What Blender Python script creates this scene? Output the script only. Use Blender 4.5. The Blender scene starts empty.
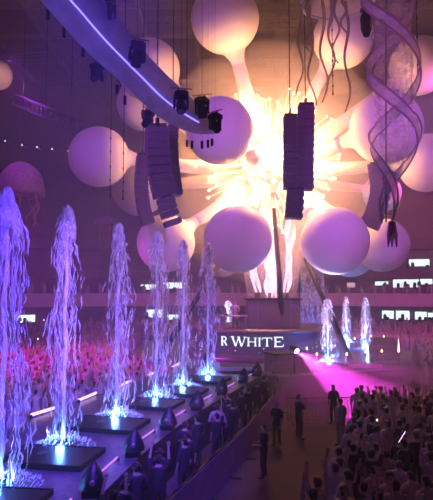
import bpy, bmesh, math, random
from math import sin, cos, pi, radians as R, atan2, sqrt, exp
from mathutils import Vector, Matrix, noise
random.seed(7)
S = bpy.context.scene
COL = S.collection

# ------------------------------------------------------------------ camera
F = 560.0
A = math.atan(39 / F)
CZ = 6.0
cam_d = bpy.data.cameras.new('camera'); cam = bpy.data.objects.new('camera', cam_d); COL.objects.link(cam)
cam.location = (0, 0, CZ); cam.rotation_euler = (pi / 2 + A, 0, 0)
cam_d.lens = F / 500 * 36; cam_d.sensor_width = 36; cam_d.clip_end = 300
S.camera = cam

def P(px, py, Y):
    """point of the hall at distance Y in front of the viewing stand"""
    u, v = px - 216.5, 250 - py
    d = Vector((u, F * cos(A) - v * sin(A), F * sin(A) + v * cos(A)))
    return Vector((0, 0, CZ)) + d * (Y / d.y)

# ------------------------------------------------------------------ world, view, lights
w = bpy.data.worlds.new('world'); S.world = w; w.use_nodes = True
w.node_tree.nodes['Background'].inputs[0].default_value = (0.16, 0.07, 0.2, 1)
w.node_tree.nodes['Background'].inputs[1].default_value = 0.02
S.view_settings.view_transform = 'Standard'; S.view_settings.look = 'None'
S.view_settings.gamma = 1; S.view_settings.use_curve_mapping = False
S.view_settings.exposure = 0.0
S.cycles.use_denoising = True
try: S.cycles.denoiser = 'OPENIMAGEDENOISE'
except Exception: pass
S.cycles.max_bounces = 5; S.cycles.diffuse_bounces = 2; S.cycles.glossy_bounces = 2
S.cycles.transmission_bounces = 3; S.cycles.volume_bounces = 0; S.cycles.transparent_max_bounces = 24
S.cycles.sample_clamp_indirect = 4.0; S.cycles.use_light_tree = True
S.cycles.caustics_reflective = False; S.cycles.caustics_refractive = False

WARM = (1, .40, .14); PINK = (1, .42, .62); VIO = (.46, .10, 1); BLUE = (.2, .14, 1); MAG = (1, .10, .62); PURP = (.62, .16, .85)
def lamp(name, kind, loc, power, color, target=None, size=.3, angle=60, blend=.5):
    d = bpy.data.lights.new(name, kind); o = bpy.data.objects.new(name, d); COL.objects.link(o)
    o.location = loc; d.energy = power; d.color = color
    if kind == 'AREA': d.size = size
    else: d.shadow_soft_size = size
    if kind == 'SPOT': d.spot_size = R(angle); d.spot_blend = blend
    if target is not None:
        o.rotation_euler = (Vector(target) - Vector(loc)).to_track_quat('-Z', 'Y').to_euler()
    return o
HUB = P(270, 165, 39)
# burst of lamps in the middle of the inflatable tree
lamp('burst_light', 'POINT', HUB + Vector((0, -2.9, .2)), 5000, WARM, size=.4)
for k, (dx, dz) in enumerate([(-3.6, .6), (3.2, .2), (-1.6, 3.3), (1.9, 3.1), (-2.3, -3), (2.4, -3.0)]):
    lamp('burst_light', 'POINT', HUB + Vector((dx, -.9, dz)), 3500, WARM, size=.4)
lamp('flame_light', 'POINT', P(275, 270, 36.2), 350, PINK, size=.5)
# purple wash from the roof trusses, aimed at the balloons and the stands
lamp('wash_light', 'SPOT', (-9, 12, 19), 14500, VIO, (0, 38, 13), size=.8, angle=62, blend=.8)
lamp('wash_light', 'SPOT', (13, 12, 19), 15000, (.62, .12, 1), (8, 38, 12), size=.8, angle=62, blend=.8)
lamp('wash_light', 'SPOT', (20, 34, 22), 27000, (.9, .10, .55), (14, 66, 5), size=.8, angle=80, blend=.8)
lamp('wash_light', 'SPOT', (-14, 36, 22), 9000, (.45, .05, .9), (-16, 66, 5), size=.8, angle=80, blend=.8)
lamp('crowd_light', 'SPOT', (-20, 28, 15), 34000, (.9, .03, .85), (-9, 37, 0), size=.3, angle=64, blend=.8)
lamp('crowd_light', 'SPOT', (17, 34, 22), 9000, (1, .14, .4), (19, 48, 2), size=.3, angle=54, blend=.8)
lamp('pit_light', 'SPOT', (6, 8, 17), 520, (.8, .12, .5), (5, 19, 0), size=.3, angle=80, blend=.8)
lamp('skirt_fill', 'SPOT', (9, 22, 12), 6500, (1, .04, .75), (7.6, 30.6, .6), size=.2, angle=34, blend=.9)  # added front spot to colour the skirt, no fixture modelled here
lamp('fountain_fill', 'SPOT', (3, 5, 8.2), 17000, (.46, .2, 1), (-3.4, 21, 5.2), size=.4, angle=38, blend=.8)  # added spot from the camera side to lift the dark water strands
lamp('deck_light', 'SPOT', (-1, 6, 13), 30000, (.14, .05, 1), (-4.3, 18, 1.4), size=.3, angle=42, blend=.8)

# ------------------------------------------------------------------ materials
def mat(name, col, rough=.6, metal=0, emit=None, es=0, trans=0, alpha=1, spec=.3, var=0, scale=4, bump=0):
    m = bpy.data.materials.new(name); m.use_nodes = True; n = m.node_tree; b = n.nodes['Principled BSDF']
    b.inputs['Base Color'].default_value = (*col, 1); b.inputs['Roughness'].default_value = rough
    b.inputs['Metallic'].default_value = metal; b.inputs['Specular IOR Level'].default_value = spec
    b.inputs['Alpha'].default_value = alpha
    if emit: b.inputs['Emission Color'].default_value = (*emit, 1); b.inputs['Emission Strength'].default_value = es
    if var or bump:
        tc = n.nodes.new('ShaderNodeTexCoord'); nz = n.nodes.new('ShaderNodeTexNoise'); nz.inputs['Scale'].default_value = scale
        nz.inputs['Detail'].default_value = 4
        n.links.new(tc.outputs['Object'], nz.inputs['Vector'])
        if var:
            mp = n.nodes.new('ShaderNodeMapRange'); mp.inputs[1].default_value = .3; mp.inputs[2].default_value = .7
            mp.inputs[3].default_value = 1 - var; mp.inputs[4].default_value = 1 + var
            mx = n.nodes.new('ShaderNodeVectorMath'); mx.operation = 'SCALE'; mx.inputs[0].default_value = col
            n.links.new(nz.outputs['Fac'], mp.inputs[0]); n.links.new(mp.outputs[0], mx.inputs['Scale'])
            n.links.new(mx.outputs[0], b.inputs['Base Color'])
        if bump:
            bp = n.nodes.new('ShaderNodeBump'); bp.inputs['Strength'].default_value = bump; bp.inputs['Distance'].default_value = .05
            n.links.new(nz.outputs['Fac'], bp.inputs['Height']); n.links.new(bp.outputs[0], b.inputs['Normal'])
    if trans:
        t = n.nodes.new('ShaderNodeBsdfTranslucent'); t.inputs[0].default_value = (*col, 1)
        mx = n.nodes.new('ShaderNodeMixShader'); mx.inputs[0].default_value = trans
        out = n.nodes['Material Output']
        n.links.new(b.outputs[0], mx.inputs[1]); n.links.new(t.outputs[0], mx.inputs[2]); n.links.new(mx.outputs[0], out.inputs[0])
    return m

def sheer(name, col, opacity, trans=.5, scale=6, lo=.35, hi=.65, stretch=(1, 1, 1)):
    """thin see-through cloth or water: diffuse + translucent, let through by a procedural weave"""
    m = bpy.data.materials.new(name); m.use_nodes = True; n = m.node_tree; n.nodes.clear()
    out = n.nodes.new('ShaderNodeOutputMaterial'); d = n.nodes.new('ShaderNodeBsdfDiffuse'); t = n.nodes.new('ShaderNodeBsdfTranslucent')
    tr = n.nodes.new('ShaderNodeBsdfTransparent'); m1 = n.nodes.new('ShaderNodeMixShader'); m2 = n.nodes.new('ShaderNodeMixShader')
    d.inputs[0].default_value = (*col, 1); t.inputs[0].default_value = (*col, 1); m1.inputs[0].default_value = trans
    n.links.new(d.outputs[0], m1.inputs[1]); n.links.new(t.outputs[0], m1.inputs[2])
    tc = n.nodes.new('ShaderNodeTexCoord'); mp = n.nodes.new('ShaderNodeMapping'); mp.inputs['Scale'].default_value = stretch
    nz = n.nodes.new('ShaderNodeTexNoise'); nz.inputs['Scale'].default_value = scale; nz.inputs['Detail'].default_value = 5
    mr = n.nodes.new('ShaderNodeMapRange'); mr.inputs[1].default_value = lo; mr.inputs[2].default_value = hi
    mr.inputs[3].default_value = opacity[0]; mr.inputs[4].default_value = opacity[1]
    n.links.new(tc.outputs['Object'], mp.inputs[0]); n.links.new(mp.outputs[0], nz.inputs['Vector']); n.links.new(nz.outputs['Fac'], mr.inputs[0])
    n.links.new(mr.outputs[0], m2.inputs[0]); n.links.new(tr.outputs[0], m2.inputs[1]); n.links.new(m1.outputs[0], m2.inputs[2])
    n.links.new(m2.outputs[0], out.inputs[0])
    return m

def emitter(name, col, s):
    return mat(name, (.05, .05, .05), emit=col, es=s)

M = {}
M['skinfab'] = mat('white_inflatable_fabric', (.86, .84, .82), .5, trans=.25, var=.03, scale=3)
M['ribbon'] = sheer('sheer_white_cloth', (.6, .57, .66), (.75, .95), .45, 3)
M['gauzeband'] = sheer('gauze_band', (.62, .52, .6), (.5, .85), .5, 5)
M['helix'] = sheer('gauze', (.62, .52, .55), (.08, .42), .5, 5)
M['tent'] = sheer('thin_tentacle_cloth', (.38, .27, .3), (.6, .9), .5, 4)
M['petal'] = sheer('vase_cloth', (.7, .6, .72), (.08, .4), .5, 3, stretch=(1, 1, .3))
M['bell'] = sheer('jellyfish_cloth', (.8, .7, .75), (.5, .8), .5, 2)
M['water'] = sheer('falling_water', (.88, .9, .97), (.12, .9), .6, 6, .4, .6, stretch=(1, 1, .5))
M['jet'] = sheer('water_jet', (.95, .97, 1), (.85, 1), .5, 9)
M['black'] = mat('black_metal', (.010, .009, .012), .55, spec=.15, bump=.1, scale=30)
M['cab'] = mat('speaker_paint', (.15, .10, .12), .6, var=.2, scale=9)
M['grille'] = mat('speaker_grille', (.10, .06, .08), .7, var=.4, scale=60)
M['hood'] = mat('black_rain_cover', (.012, .011, .016), .35, spec=.5, bump=.5, scale=12)
M['deck'] = mat('wet_black_deck', (.12, .11, .14), .28, spec=.8, var=.35, scale=5, bump=.12)
M['basin'] = mat('basin_plate', (.015, .014, .02), .35, spec=.4, var=.3, scale=6)
M['stage'] = mat('stage_top', (.10, .08, .10), .3, spec=.6, var=.3, scale=2)
M['cloth'] = mat('dull_stage_skirt', (.24, .18, .23), .9, var=.12, scale=1.5)
M['floor'] = mat('arena_floor', (.085, .06, .08), .9, spec=.1, var=.2, scale=.8)
M['steel'] = mat('steel', (.25, .22, .24), .45, .7)
M['truss'] = mat('aluminium_truss', (.14, .11, .12), .5, .4)
M['concrete'] = mat('concrete', (.11, .08, .105), .85, var=.25, scale=.6)
M['fascia'] = mat('balcony_front', (.55, .40, .46), .8, var=.08, scale=.4)
M['steps'] = mat('tier_steps', (.07, .05, .07), .9, var=.3, scale=1)
M['roof'] = mat('roof_panels', (.06, .04, .05), .9, var=.2, scale=.5)
M['screen'] = mat('led_screen', (.03, .02, .05), .4, emit=(.10, .04, .16), es=.4)
M['text'] = emitter('screen_letters', (.75, .95, 1), 1.6)
M['lamp'] = emitter('blinder_lamp', (1, .72, .42), 14)
M['bulb'] = emitter('warm_bulb', (1, .68, .38), 9)
M['torchlamp'] = emitter('torch_flame', (1, .5, .22), 7)
M['flame'] = emitter('white_hot_flame', (1, .5, .64), 2.3)
M['bluebar'] = emitter('blue_light_tube', (.16, .12, 1), 4)
M['pinkbar'] = emitter('pink_light_tube', (.95, .55, 1), 1.7)
M['violetbar'] = emitter('violet_light_tube', (.5, .16, .85), 1.4)
M['bluelens'] = emitter('blue_lens', (.25, .3, 1), 8)
M['maglens'] = emitter('magenta_lens', (1, .2, .9), 30)
M['window'] = emitter('lit_suite', (.78, .95, .95), 1.6)
M['pinkwindow'] = emitter('lit_pink_screen', (1, .55, .65), .7)
M['spark'] = emitter('phone_light', (1, .9, 1), 3)
M['skin'] = mat('skin', (.42, .27, .22), .6)
M['hair'] = mat('dark_hair', (.03, .02, .018), .6)
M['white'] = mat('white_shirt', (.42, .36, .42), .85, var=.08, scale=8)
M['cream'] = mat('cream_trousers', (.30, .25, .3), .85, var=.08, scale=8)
M['dark'] = mat('dark_clothes', (.03, .027, .035), .8)
M['crowdw'] = mat('pale_clothes', (.34, .28, .34), .9)
M['redglow'] = emitter('red_light_thread', (1, .08, .12), .12)
# haze
hz = bpy.data.materials.new('stage_haze'); hz.use_nodes = True; hn = hz.node_tree; hn.nodes.clear()
ho = hn.nodes.new('ShaderNodeOutputMaterial'); hs = hn.nodes.new('ShaderNodeVolumeScatter')
hs.inputs['Color'].default_value = (.95, .92, .95, 1); hs.inputs['Density'].default_value = .0055; hs.inputs['Anisotropy'].default_value = .25
hn.links.new(hs.outputs[0], ho.inputs['Volume'])

# ------------------------------------------------------------------ mesh helpers
class MB:
    def __init__(s): s.v = []; s.f = []; s.mi = []; s.m = 0; s.sm = []
    def face(s, f, smooth=False): s.f.append(f); s.mi.append(s.m); s.sm.append(smooth)
    def box(s, c, size, mtx=None, taper=1.0):
        c = Vector(c); x, y, z = [a / 2 for a in size]; b = len(s.v)
        for k in (-1, 1):
            t = taper if k > 0 else 1
            for i, j in ((-1, -1), (1, -1), (1, 1), (-1, 1)):
                p = Vector((i * x * t, j * y * t, k * z))
                if mtx: p = mtx @ p
                s.v.append(p + c)
        for f in ((3, 2, 1, 0), (4, 5, 6, 7), (0, 1, 5, 4), (1, 2, 6, 5), (2, 3, 7, 6), (3, 0, 4, 7)): s.face(tuple(b + i for i in f))
        return s
    def tube(s, pts, rads, n=8, cap=True, flat=1.0):
        pts = [Vector(p) for p in pts]
        if not hasattr(rads, '__len__'): rads = [rads] * len(pts)
        b = len(s.v); up = None
        for i, p in enumerate(pts):
            t = (pts[min(i + 1, len(pts) - 1)] - pts[max(i - 1, 0)])
            t = t.normalized() if t.length > 1e-9 else Vector((0, 0, 1))
            if up is None: up = Vector((0, 1, 0)) if abs(t.y) < .9 else Vector((1, 0, 0))
            a = t.cross(up).normalized(); c = a.cross(t).normalized(); up = c
            for k in range(n):
                th = 2 * pi * k / n
                s.v.append(p + a * (cos(th) * rads[i]) + c * (sin(th) * rads[i] * flat))
        for i in range(len(pts) - 1):
            for k in range(n):
                k2 = (k + 1) % n
                s.face((b + i * n + k, b + i * n + k2, b + (i + 1) * n + k2, b + (i + 1) * n + k), True)
        if cap:
            s.face(tuple(b + k for k in reversed(range(n)))); e = b + (len(pts) - 1) * n
            s.face(tuple(e + k for k in range(n)))
        return s
    def lathe(s, prof, n=32, origin=(0, 0, 0), mtx=None, a0=0, a1=2 * pi, closed=True, sx=1, sy=1, smooth=True):
        o = Vector(origin); b = len(s.v); cnt = n if closed else n + 1
        for r, z in prof:
            for k in range(cnt):
                th = a0 + (a1 - a0) * k / n
                p = Vector((r * cos(th) * sx, r * sin(th) * sy, z))
                if mtx: p = mtx @ p
                s.v.append(p + o)
        for i in range(len(prof) - 1):
            for k in range(n):
                k2 = (k + 1) % cnt if closed else k + 1
                s.face((b + i * cnt + k, b + i * cnt + k2, b + (i + 1) * cnt + k2, b + (i + 1) * cnt + k), smooth)
        return s
    def prism(s, poly, z0, z1):
        b = len(s.v); n = len(poly)
        for z in (z0, z1):
            for x, y in poly: s.v.append(Vector((x, y, z)))
        s.face(tuple(b + i for i in reversed(range(n)))); s.face(tuple(b + n + i for i in range(n)))
        for i in range(n):
            j = (i + 1) % n; s.face((b + i, b + j, b + n + j, b + n + i))
        return s
    def ball(s, c, r, n=16, squash=1):
        m = max(4, n // 2)
        return s.lathe([(max(1e-4, r * sin(pi * i / m)), -r * squash * cos(pi * i / m)) for i in range(m + 1)], n, c)
    def build(s, name, mats, parent=None, loc=None):
        me = bpy.data.meshes.new(name); L = Vector(loc) if loc is not None else Vector((0, 0, 0))
        me.from_pydata([tuple(Vector(p) - L) for p in s.v], [], s.f)
        if not isinstance(mats, (list, tuple)): mats = [mats]
        for m in mats: me.materials.append(m)
        me.polygons.foreach_set('material_index', s.mi); me.polygons.foreach_set('use_smooth', s.sm)
        me.update()
        o = bpy.data.objects.new(name, me); COL.objects.link(o)
        o.location = L
        if parent is not None:
            o.parent = parent
        return o

def tag(o, label=None, cat=None, group=None, kind=None):
    if label: o['label'] = label
    if cat: o['category'] = cat
    if group: o['group'] = group
    if kind: o['kind'] = kind
    return o
def thing(name, loc, label, cat, group=None, rz=0):
    o = bpy.data.objects.new(name, None); COL.objects.link(o); o.location = loc; o.rotation_euler = (0, 0, rz); o.empty_display_size = .2
    return tag(o, label, cat, group)
def kids(o): return [c for c in CH.get(o.name, [])]
CH = {}
def reg(parent, child): CH.setdefault(parent.name, []).append(child); return child
def dup(o, loc=None, rz=None, label=None, parent=None, scale=None, group=None):
    c = o.copy(); COL.objects.link(c)
    if parent is not None: c.parent = parent
    if loc is not None: c.location = loc
    if rz is not None: c.rotation_euler = (0, 0, rz)
    if scale is not None: c.scale = (scale,) * 3
    if label: c['label'] = label
    if group: c['group'] = group
    for ch in CH.get(o.name, []):
        reg(c, dup(ch, parent=c))
    return c
def part(mb, name, m, parent, label=None):
    o = mb.build(name, m, parent); reg(parent, o)
    if label: o['label'] = label
    return o
def struct(mb, name, m): return tag(mb.build(name, m), kind='structure')
def smooth_path(pts, n):
    """Catmull-Rom through pts"""
    pts = [Vector(p) for p in pts]; out = []
    Q = [pts[0] * 2 - pts[1]] + pts + [pts[-1] * 2 - pts[-2]]; seg = len(pts) - 1
    for i in range(n + 1):
        t = i / n * seg; k = min(int(t), seg - 1); u = t - k
        a, b, c, d = Q[k:k + 4]
        out.append(.5 * ((2 * b) + (c - a) * u + (2 * a - 5 * b + 4 * c - d) * u * u + (3 * b - a - 3 * c + d) * u ** 3))
    return out

# ================================================================== structure
BX, BY = 3, 36            # bowl centre
SX, SY = 1.25, 1.0
mb = MB(); mb.box((BX, 34, -.25), (130, 100, .5)); struct(mb, 'floor', M['floor'])
def ring(name, prof, m, n=96, smooth=False):
    mb = MB(); mb.lathe(prof, n, (BX, BY, 0), a0=R(-25), a1=R(205), closed=False, sx=SX, sy=SY, smooth=smooth); return struct(mb, name, m)
# lower bowl
prof = [(26, 0)]
r, z = 26, .35
for i in range(11):
    prof += [(r, z), (r + .8, z)]; r += .8; z += .1
LOWTOP = (r, z)            # (34.8, 3.3)
ring('trim_1', prof, M['steps'])
ring('trim_2', [(r, z - .1), (r, 4.4), (r - 1.2, 4.4), (r - 1.25, 3.95)], M['concrete'])
r0 = r - 1.25
ring('trim_3', [(r0, 3.95), (r0 - .1, 5.45), (r0 + .15, 5.5), (r0 + .2, 5.2)], M['fascia'])
prof = [(r0 + .2, 5.2)]; r, z = r0 + .2, 5.3
for i in range(2):
    prof += [(r, z), (r + .8, z)]; r += .8; z += .1
ring('trim_4', prof, M['steps'])
UPTOP = (r, z)
ring('wall_back', [(r, z - .1), (r, 7.3), (r - .9, 7.35), (r - .95, 8.2), (r - .7, 8.25), (r - .65, 8.0), (r, 8.0), (r, 10.6), (r - 1.2, 10.7), (r - 1.2, 11.8), (r + .6, 12), (r + .6, 31)], M['concrete'])
struct(MB().box((BX, 34, 31.5), (120, 100, .5)), 'ceiling', M['roof'])
# roof ribs give the panelled pattern
mb = MB()
for i in range(-9, 10):
    mb.box((BX + i * 5, 36, 31.1), (.25, 80, .5))
for j in range(12): mb.box((BX, 6 + j * 6, 31.0), (100, .2, .4))
struct(mb, 'trim_5', M['truss'])
mb = MB().box((BX, 34, 15.6), (129, 99, 31.1))
cl_ = bpy.data.materials.new('lit_smoke'); cl_.use_nodes = True; hn = cl_.node_tree; hn.nodes.clear()
ho = hn.nodes.new('ShaderNodeOutputMaterial'); hs = hn.nodes.new('ShaderNodeVolumeScatter')
hs.inputs['Color'].default_value = (.95, .92, .92, 1); hs.inputs['Density'].default_value = .045; hs.inputs['Anisotropy'].default_value = .1
hn.links.new(hs.outputs[0], ho.inputs['Volume'])
for nm, c_, r_, sq, lb in (('burst_smoke', HUB + Vector((0, .5, 0)), 8.5, 1, 'glowing smoke around the burst of lamps'), ('low_smoke', Vector((7.5, 27.2, 1.6)), 5.2, .45, 'thin smoke drifting before the magenta stage skirt')):
    tag(MB().ball(c_, r_, 48, sq).build(nm, cl_), lb, 'smoke', kind='stuff')
hazeo = mb.build('stage_haze', hz); tag(hazeo, 'thin stage haze filling the whole arena', 'haze', kind='stuff')

# ramp deck centreline
CLP = [(6, -5.75), (9, -5.5), (13.3, -5.0), (16.6, -4.45), (20.2, -3.55), (23.6, -2.5), (26.3, -1.55), (29.5, -.45), (33, .85)]
def cx(y):
    for (a, xa), (b, xb) in zip(CLP, CLP[1:]):
        if y <= b: return xa + (xb - xa) * (y - a) / (b - a)
    return CLP[-1][1]
def nrm(y):
    d = Vector((cx(y + 1) - cx(y - 1), 2, 0)).normalized(); return d, Vector((d.y, -d.x, 0))
def off(y, o, z=0):
    d, n = nrm(y); return Vector((cx(y), y, z)) + n * o
DZ = 1.45
ys = [6.5 + i * .75 for i in range(35)]
mb = MB(); L = [off(y, -2.75) for y in ys]; Rr = [off(y, 2.5) for y in ys]
mb.m = 0
b = len(mb.v)
for l, q in zip(L, Rr): mb.v += [Vector((l.x, l.y, 0)), Vector((l.x, l.y, DZ)), Vector((q.x, q.y, DZ)), Vector((q.x, q.y, 0))]
for i in range(len(ys) - 1):
    a = b + i * 4; c = a + 4
    mb.m = 1; mb.face((a, a + 1, c + 1, c)); mb.m = 0; mb.face((a + 1, a + 2, c + 2, c + 1)); mb.m = 1; mb.face((a + 2, a + 3, c + 3, c + 2))
mb.face((b, b + 3, b + 2, b + 1)); e = b + (len(ys) - 1) * 4; mb.face((e, e + 1, e + 2, e + 3))
ramp = mb.build('catwalk', [M['deck'], M['dark']]); tag(ramp, 'long curving black wet catwalk carrying the row of tall fountains', 'stage')

# central platform
POLY = [(1.2, 30.2), (2.7, 29.2), (10.9, 32.4), (14.2, 41), (14, 52), (4, 54), (-6, 50), (-6.5, 40), (-2.2, 32)]
mb = MB(); mb.prism(POLY, 0, DZ); mb.mi = [1 if i != 1 else 0 for i in range(len(mb.f))]
plat = mb.build('main_stage', [M['stage'], M['cloth']]); tag(plat, 'large low stage with magenta-lit skirt around the round screen drum', 'stage')
# light edge strip along the front of the platform
mb = MB()
a, b_ = Vector((2.7, 29.2, DZ + .03)), Vector((10.9, 32.4, DZ + .03))
mb.tube([a, b_], .05, 6); part(mb, 'edge_trim', M['fascia'], plat)

# drum with LED screen
DC = Vector((3.1, 40.2, 0)); DR = 5.0
drum = thing('screen_drum', (DC.x, DC.y, DZ), 'round stage drum wrapped in a purple screen showing white letters', 'screen')
def dpart(mb, name, m, par=drum, label=None):
    mb.v = [Vector(p) - Vector((DC.x, DC.y, DZ)) for p in mb.v]; return part(mb, name, m, par, label)
mb = MB(); mb.lathe([(DR + .5, DZ), (DR + .5, DZ + .35), (DR + .02, DZ + .4)], 64, (DC.x, DC.y, 0)); dpart(mb, 'plinth', M['stage'])
mb = MB(); mb.lathe([(DR, DZ + .35), (DR, 3.2)], 96, (DC.x, DC.y, 0)); scr = dpart(mb, 'screen', M['screen'])
mb = MB(); mb.lathe([(DR - .1, 3.2), (DR + .15, 3.2), (DR + .15, 3.38), (.01, 3.4)], 64, (DC.x, DC.y, 0)); dpart(mb, 'drum_top', M['stage'])
# letters, as curved strokes on the drum (serif capitals)
def strokes(ch):
    G = {'W': [((0, 1), (.27, 0), .16), ((.27, 0), (.5, .95), .07), ((.5, .95), (.73, 0), .16), ((.73, 0), (1, 1), .07), ((-.12, 1), (.14, 1), .07), ((.88, 1), (1.12, 1), .07), ((.38, 1), (.6, 1), .07)],
         'H': [((.15, 0), (.15, 1), .16), ((.85, 0), (.85, 1), .16), ((.15, .5), (.85, .5), .08), ((0, 1), (.3, 1), .07), ((.7, 1), (1, 1), .07), ((0, 0), (.3, 0), .07), ((.7, 0), (1, 0), .07)],
         'I': [((.5, 0), (.5, 1), .18), ((.32, 1), (.68, 1), .07), ((.32, 0), (.68, 0), .07)],
         'T': [((.5, 0), (.5, 1), .17), ((0, 1), (1, 1), .1), ((.03, 1), (.0, .75), .07), ((.97, 1), (1, .75), .07), ((.33, 0), (.67, 0), .07)],
         'E': [((.2, 0), (.2, 1), .17), ((.05, 1), (.9, 1), .1), ((.05, 0), (.95, 0), .1), ((.2, .52), (.7, .52), .09), ((.9, 1), (.92, .75), .06), ((.95, 0), (1, .26), .06)],
         'R': [((.2, 0), (.2, 1), .17), ((.05, 1), (.6, 1), .09), ((.6, 1), (.82, .85), .1), ((.82, .85), (.82, .68), .13), ((.82, .68), (.6, .5), .1), ((.2, .5), (.6, .5), .08), ((.5, .5), (.95, 0), .14), ((.05, 0), (.4, 0), .07)],
         'F': [((.2, 0), (.2, 1), .17), ((.05, 1), (.9, 1), .1), ((.2, .52), (.7, .52), .09), ((.05, 0), (.4, 0), .07)],
         'O': [((.5 + .45 * cos(t * pi / 6), .5 + .5 * sin(t * pi / 6)), (.5 + .45 * cos((t + 1) * pi / 6), .5 + .5 * sin((t + 1) * pi / 6)), .13) for t in range(12)]}
    return G[ch]
def letter(ch, px, wpx, h, zc):
    mb = MB(); X = P(px, 342, DC.y - DR).x
    th0 = math.asin(max(-.98, min(.98, (X - DC.x) / DR)))
    wd = wpx * 36 / F
    for (x0, z0), (x1, z1), t in strokes(ch):
        N = 4; tt = t * h * .5
        a = Vector(((x0 - .5) * wd, (z0 - .5) * h)); c = Vector(((x1 - .5) * wd, (z1 - .5) * h))
        d = (c - a).normalized(); q = Vector((-d.y, d.x)) * tt
        b0 = len(mb.v)
        for i in range(N + 1):
            p = a + (c - a) * (i / N)
            for s_ in (-1, 1):
                for rr in (DR + .02, DR + .06):
                    u = p + q * s_; th = th0 + u.x / DR
                    mb.v.append(Vector((DC.x + rr * sin(th), DC.y - rr * cos(th), zc + u.y)))
        for i in range(N):
            k = b0 + i * 4; l = k + 4
            mb.face((k + 1, k + 3, l + 3, l + 1)); mb.face((k, k + 1, l + 1, l)); mb.face((k + 2, l + 2, l + 3, k + 3))
    return dpart(mb, 'letter', M['text'], scr)
ZT = P(250, 342, DC.y - DR).z
for ch, px, wpx, h in (('R', 224.5, 7, .55), ('W', 239, 13, .58), ('H', 252, 9.5, .50), ('I', 259.5, 7, .50), ('T', 267, 9.5, .50), ('E', 278.5, 10, .58)):
    letter(ch, px, wpx, h, ZT)
mb = MB()
for i in range(40):
    th = random.uniform(-1.3, 1.5); zz = random.uniform(DZ + .5, 3.1)
    if -0.75 < th < .75 and abs(zz - ZT) < .36: continue
    mb.ball((DC.x + DR * sin(th), DC.y - DR * cos(th), zz), random.uniform(.02, .045), 6)
dpart(mb, 'star_dots', M['text'], scr)

# riser box with flame vase on the drum
bc = P(272, 320, 38.6)
rb = thing('flame_riser', (bc.x, bc.y, 3.4), 'dark square riser on the round drum beneath the flames', 'riser')
part(MB().box((0, 0, .95), (3.4, 3.3, 1.9)), 'riser_box', M['cab'], rb)
part(MB().box((0, 0, 1.93), (3.7, 3.6, .1)), 'riser_lid', M['black'], rb)
for sx_ in (-1, 1): part(MB().box((sx_ * 1.1, -1.67, 1.0), (.06, .04, 1.7)), 'corner_rail', M['steel'], rb)
VZ = 5.4
vase = thing('flame_vase', (bc.x, bc.y, VZ), 'flaring translucent white cloth vase full of bright flames', 'stage prop')
n = 40
for k in range(10):
    th0 = 2 * pi * k / 10; mb = MB()
    for i in range(13):
        t = i / 12; rr = 1.65 + .95 * t ** 1.3; zz = .03 + 5.8 * t + (0.5 * sin(k * 2.1) * t)
        for j in range(7):
            u = j / 6; th = th0 + 2 * pi / 10 * (u * .92) * (1 - .35 * t ** 2)
            q = rr * (1 + .06 * sin(u * pi))
            mb.v.append(Vector((q * cos(th), q * sin(th), zz)))
    for i in range(12):
        for j in range(6):
            a = i * 7 + j; mb.face((a, a + 1, a + 8, a + 7), True)
    part(mb, 'petal', M['petal'], vase)
for k in range(6):
    th = 2 * pi * k / 6 + .3; rr = 1.15
    part(MB().tube([(rr * cos(th), rr * sin(th), 0), (rr * cos(th), rr * sin(th), .35)], .1, 8), 'burner', M['black'], vase)
for k in range(11):
    if k < 6: th = 2 * pi * k / 6 + .3; rr = 1.15; h = random.uniform(4.2, 6.3); wd = .24
    else: th = random.uniform(0, 6.28); rr = random.uniform(.2, .5); h = random.uniform(2.5, 5); wd = .2
    o = thing('flame', (bc.x + rr * cos(th), bc.y + rr * sin(th), VZ + (.37 if k < 6 else .03)), 'white-pink column of flame shooting up inside the cloth vase', 'flame', 'flames in the cloth vase')
    mb = MB(); pts = []; rd = []
    for i in range(15):
        t = i / 14; sp = 1 + .45 * t
        pts.append((rr * cos(th) * (sp - 1) + .14 * sin(t * 9 + k), rr * sin(th) * (sp - 1) + .14 * cos(t * 7 + k), h * t))
        rd.append(wd * (.25 + 1.2 * sin(pi * min(1, t * .9 + .05)) * (1 - .35 * t)) * (1 + .25 * sin(t * 17 + k * 3)) * (.02 if i == 14 else 1) * .62)
    mb.tube(pts, rd, 10)
    part(mb, 'flame_body', M['flame'], o)

# ================================================================== inflatable tree
hub = thing('lamp_burst', HUB, 'huge glowing burst of warm lamps and spikes at the centre of the balloons', 'light fixture')
CR = 2.1
part(MB().ball((0, 0, 0), CR, 40), 'core', M['skinfab'], hub)
def fib(n):
    for i in range(n):
        z = 1 - 2 * (i + .5) / n; r = sqrt(1 - z * z); th = i * 2.39996
        yield Vector((r * cos(th), r * sin(th), z))
lamps = [d for d in fib(110) if d.y < .25][:64]
for d in lamps:
    q = d.to_track_quat('Z', 'Y').to_matrix()
    mb = MB(); mb.lathe([(.001, 0), (.15, 0), (.2, .05), (.2, .12), (.15, .13)], 12, d * CR, q)
    h = part(mb, 'lamp_housing', M['steel'], hub)
    mb = MB(); mb.lathe([(.16, .11), (.001, .115)], 12, d * CR, q); part(mb, 'lamp_face', M['lamp'], h)
rnd = random.Random(3)
ns = 0
for bundle in range(16):
    ang = bundle / 16 * 2 * pi + .15; 
    for j in range(5):
        a = ang + (j - 2) * .07; yy = rnd.uniform(-.45, -.1)
        d = Vector((cos(a), yy, sin(a))).normalized(); ln = rnd.uniform(4.0, 5.4)
        sp = part(MB().tube([d * CR, d * ln], [.06, .035], 6), 'spike', M['skinfab'], hub)
        part(MB().ball(d * ln, .085, 8), 'bulb', M['bulb'], sp)
mb = MB()
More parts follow.
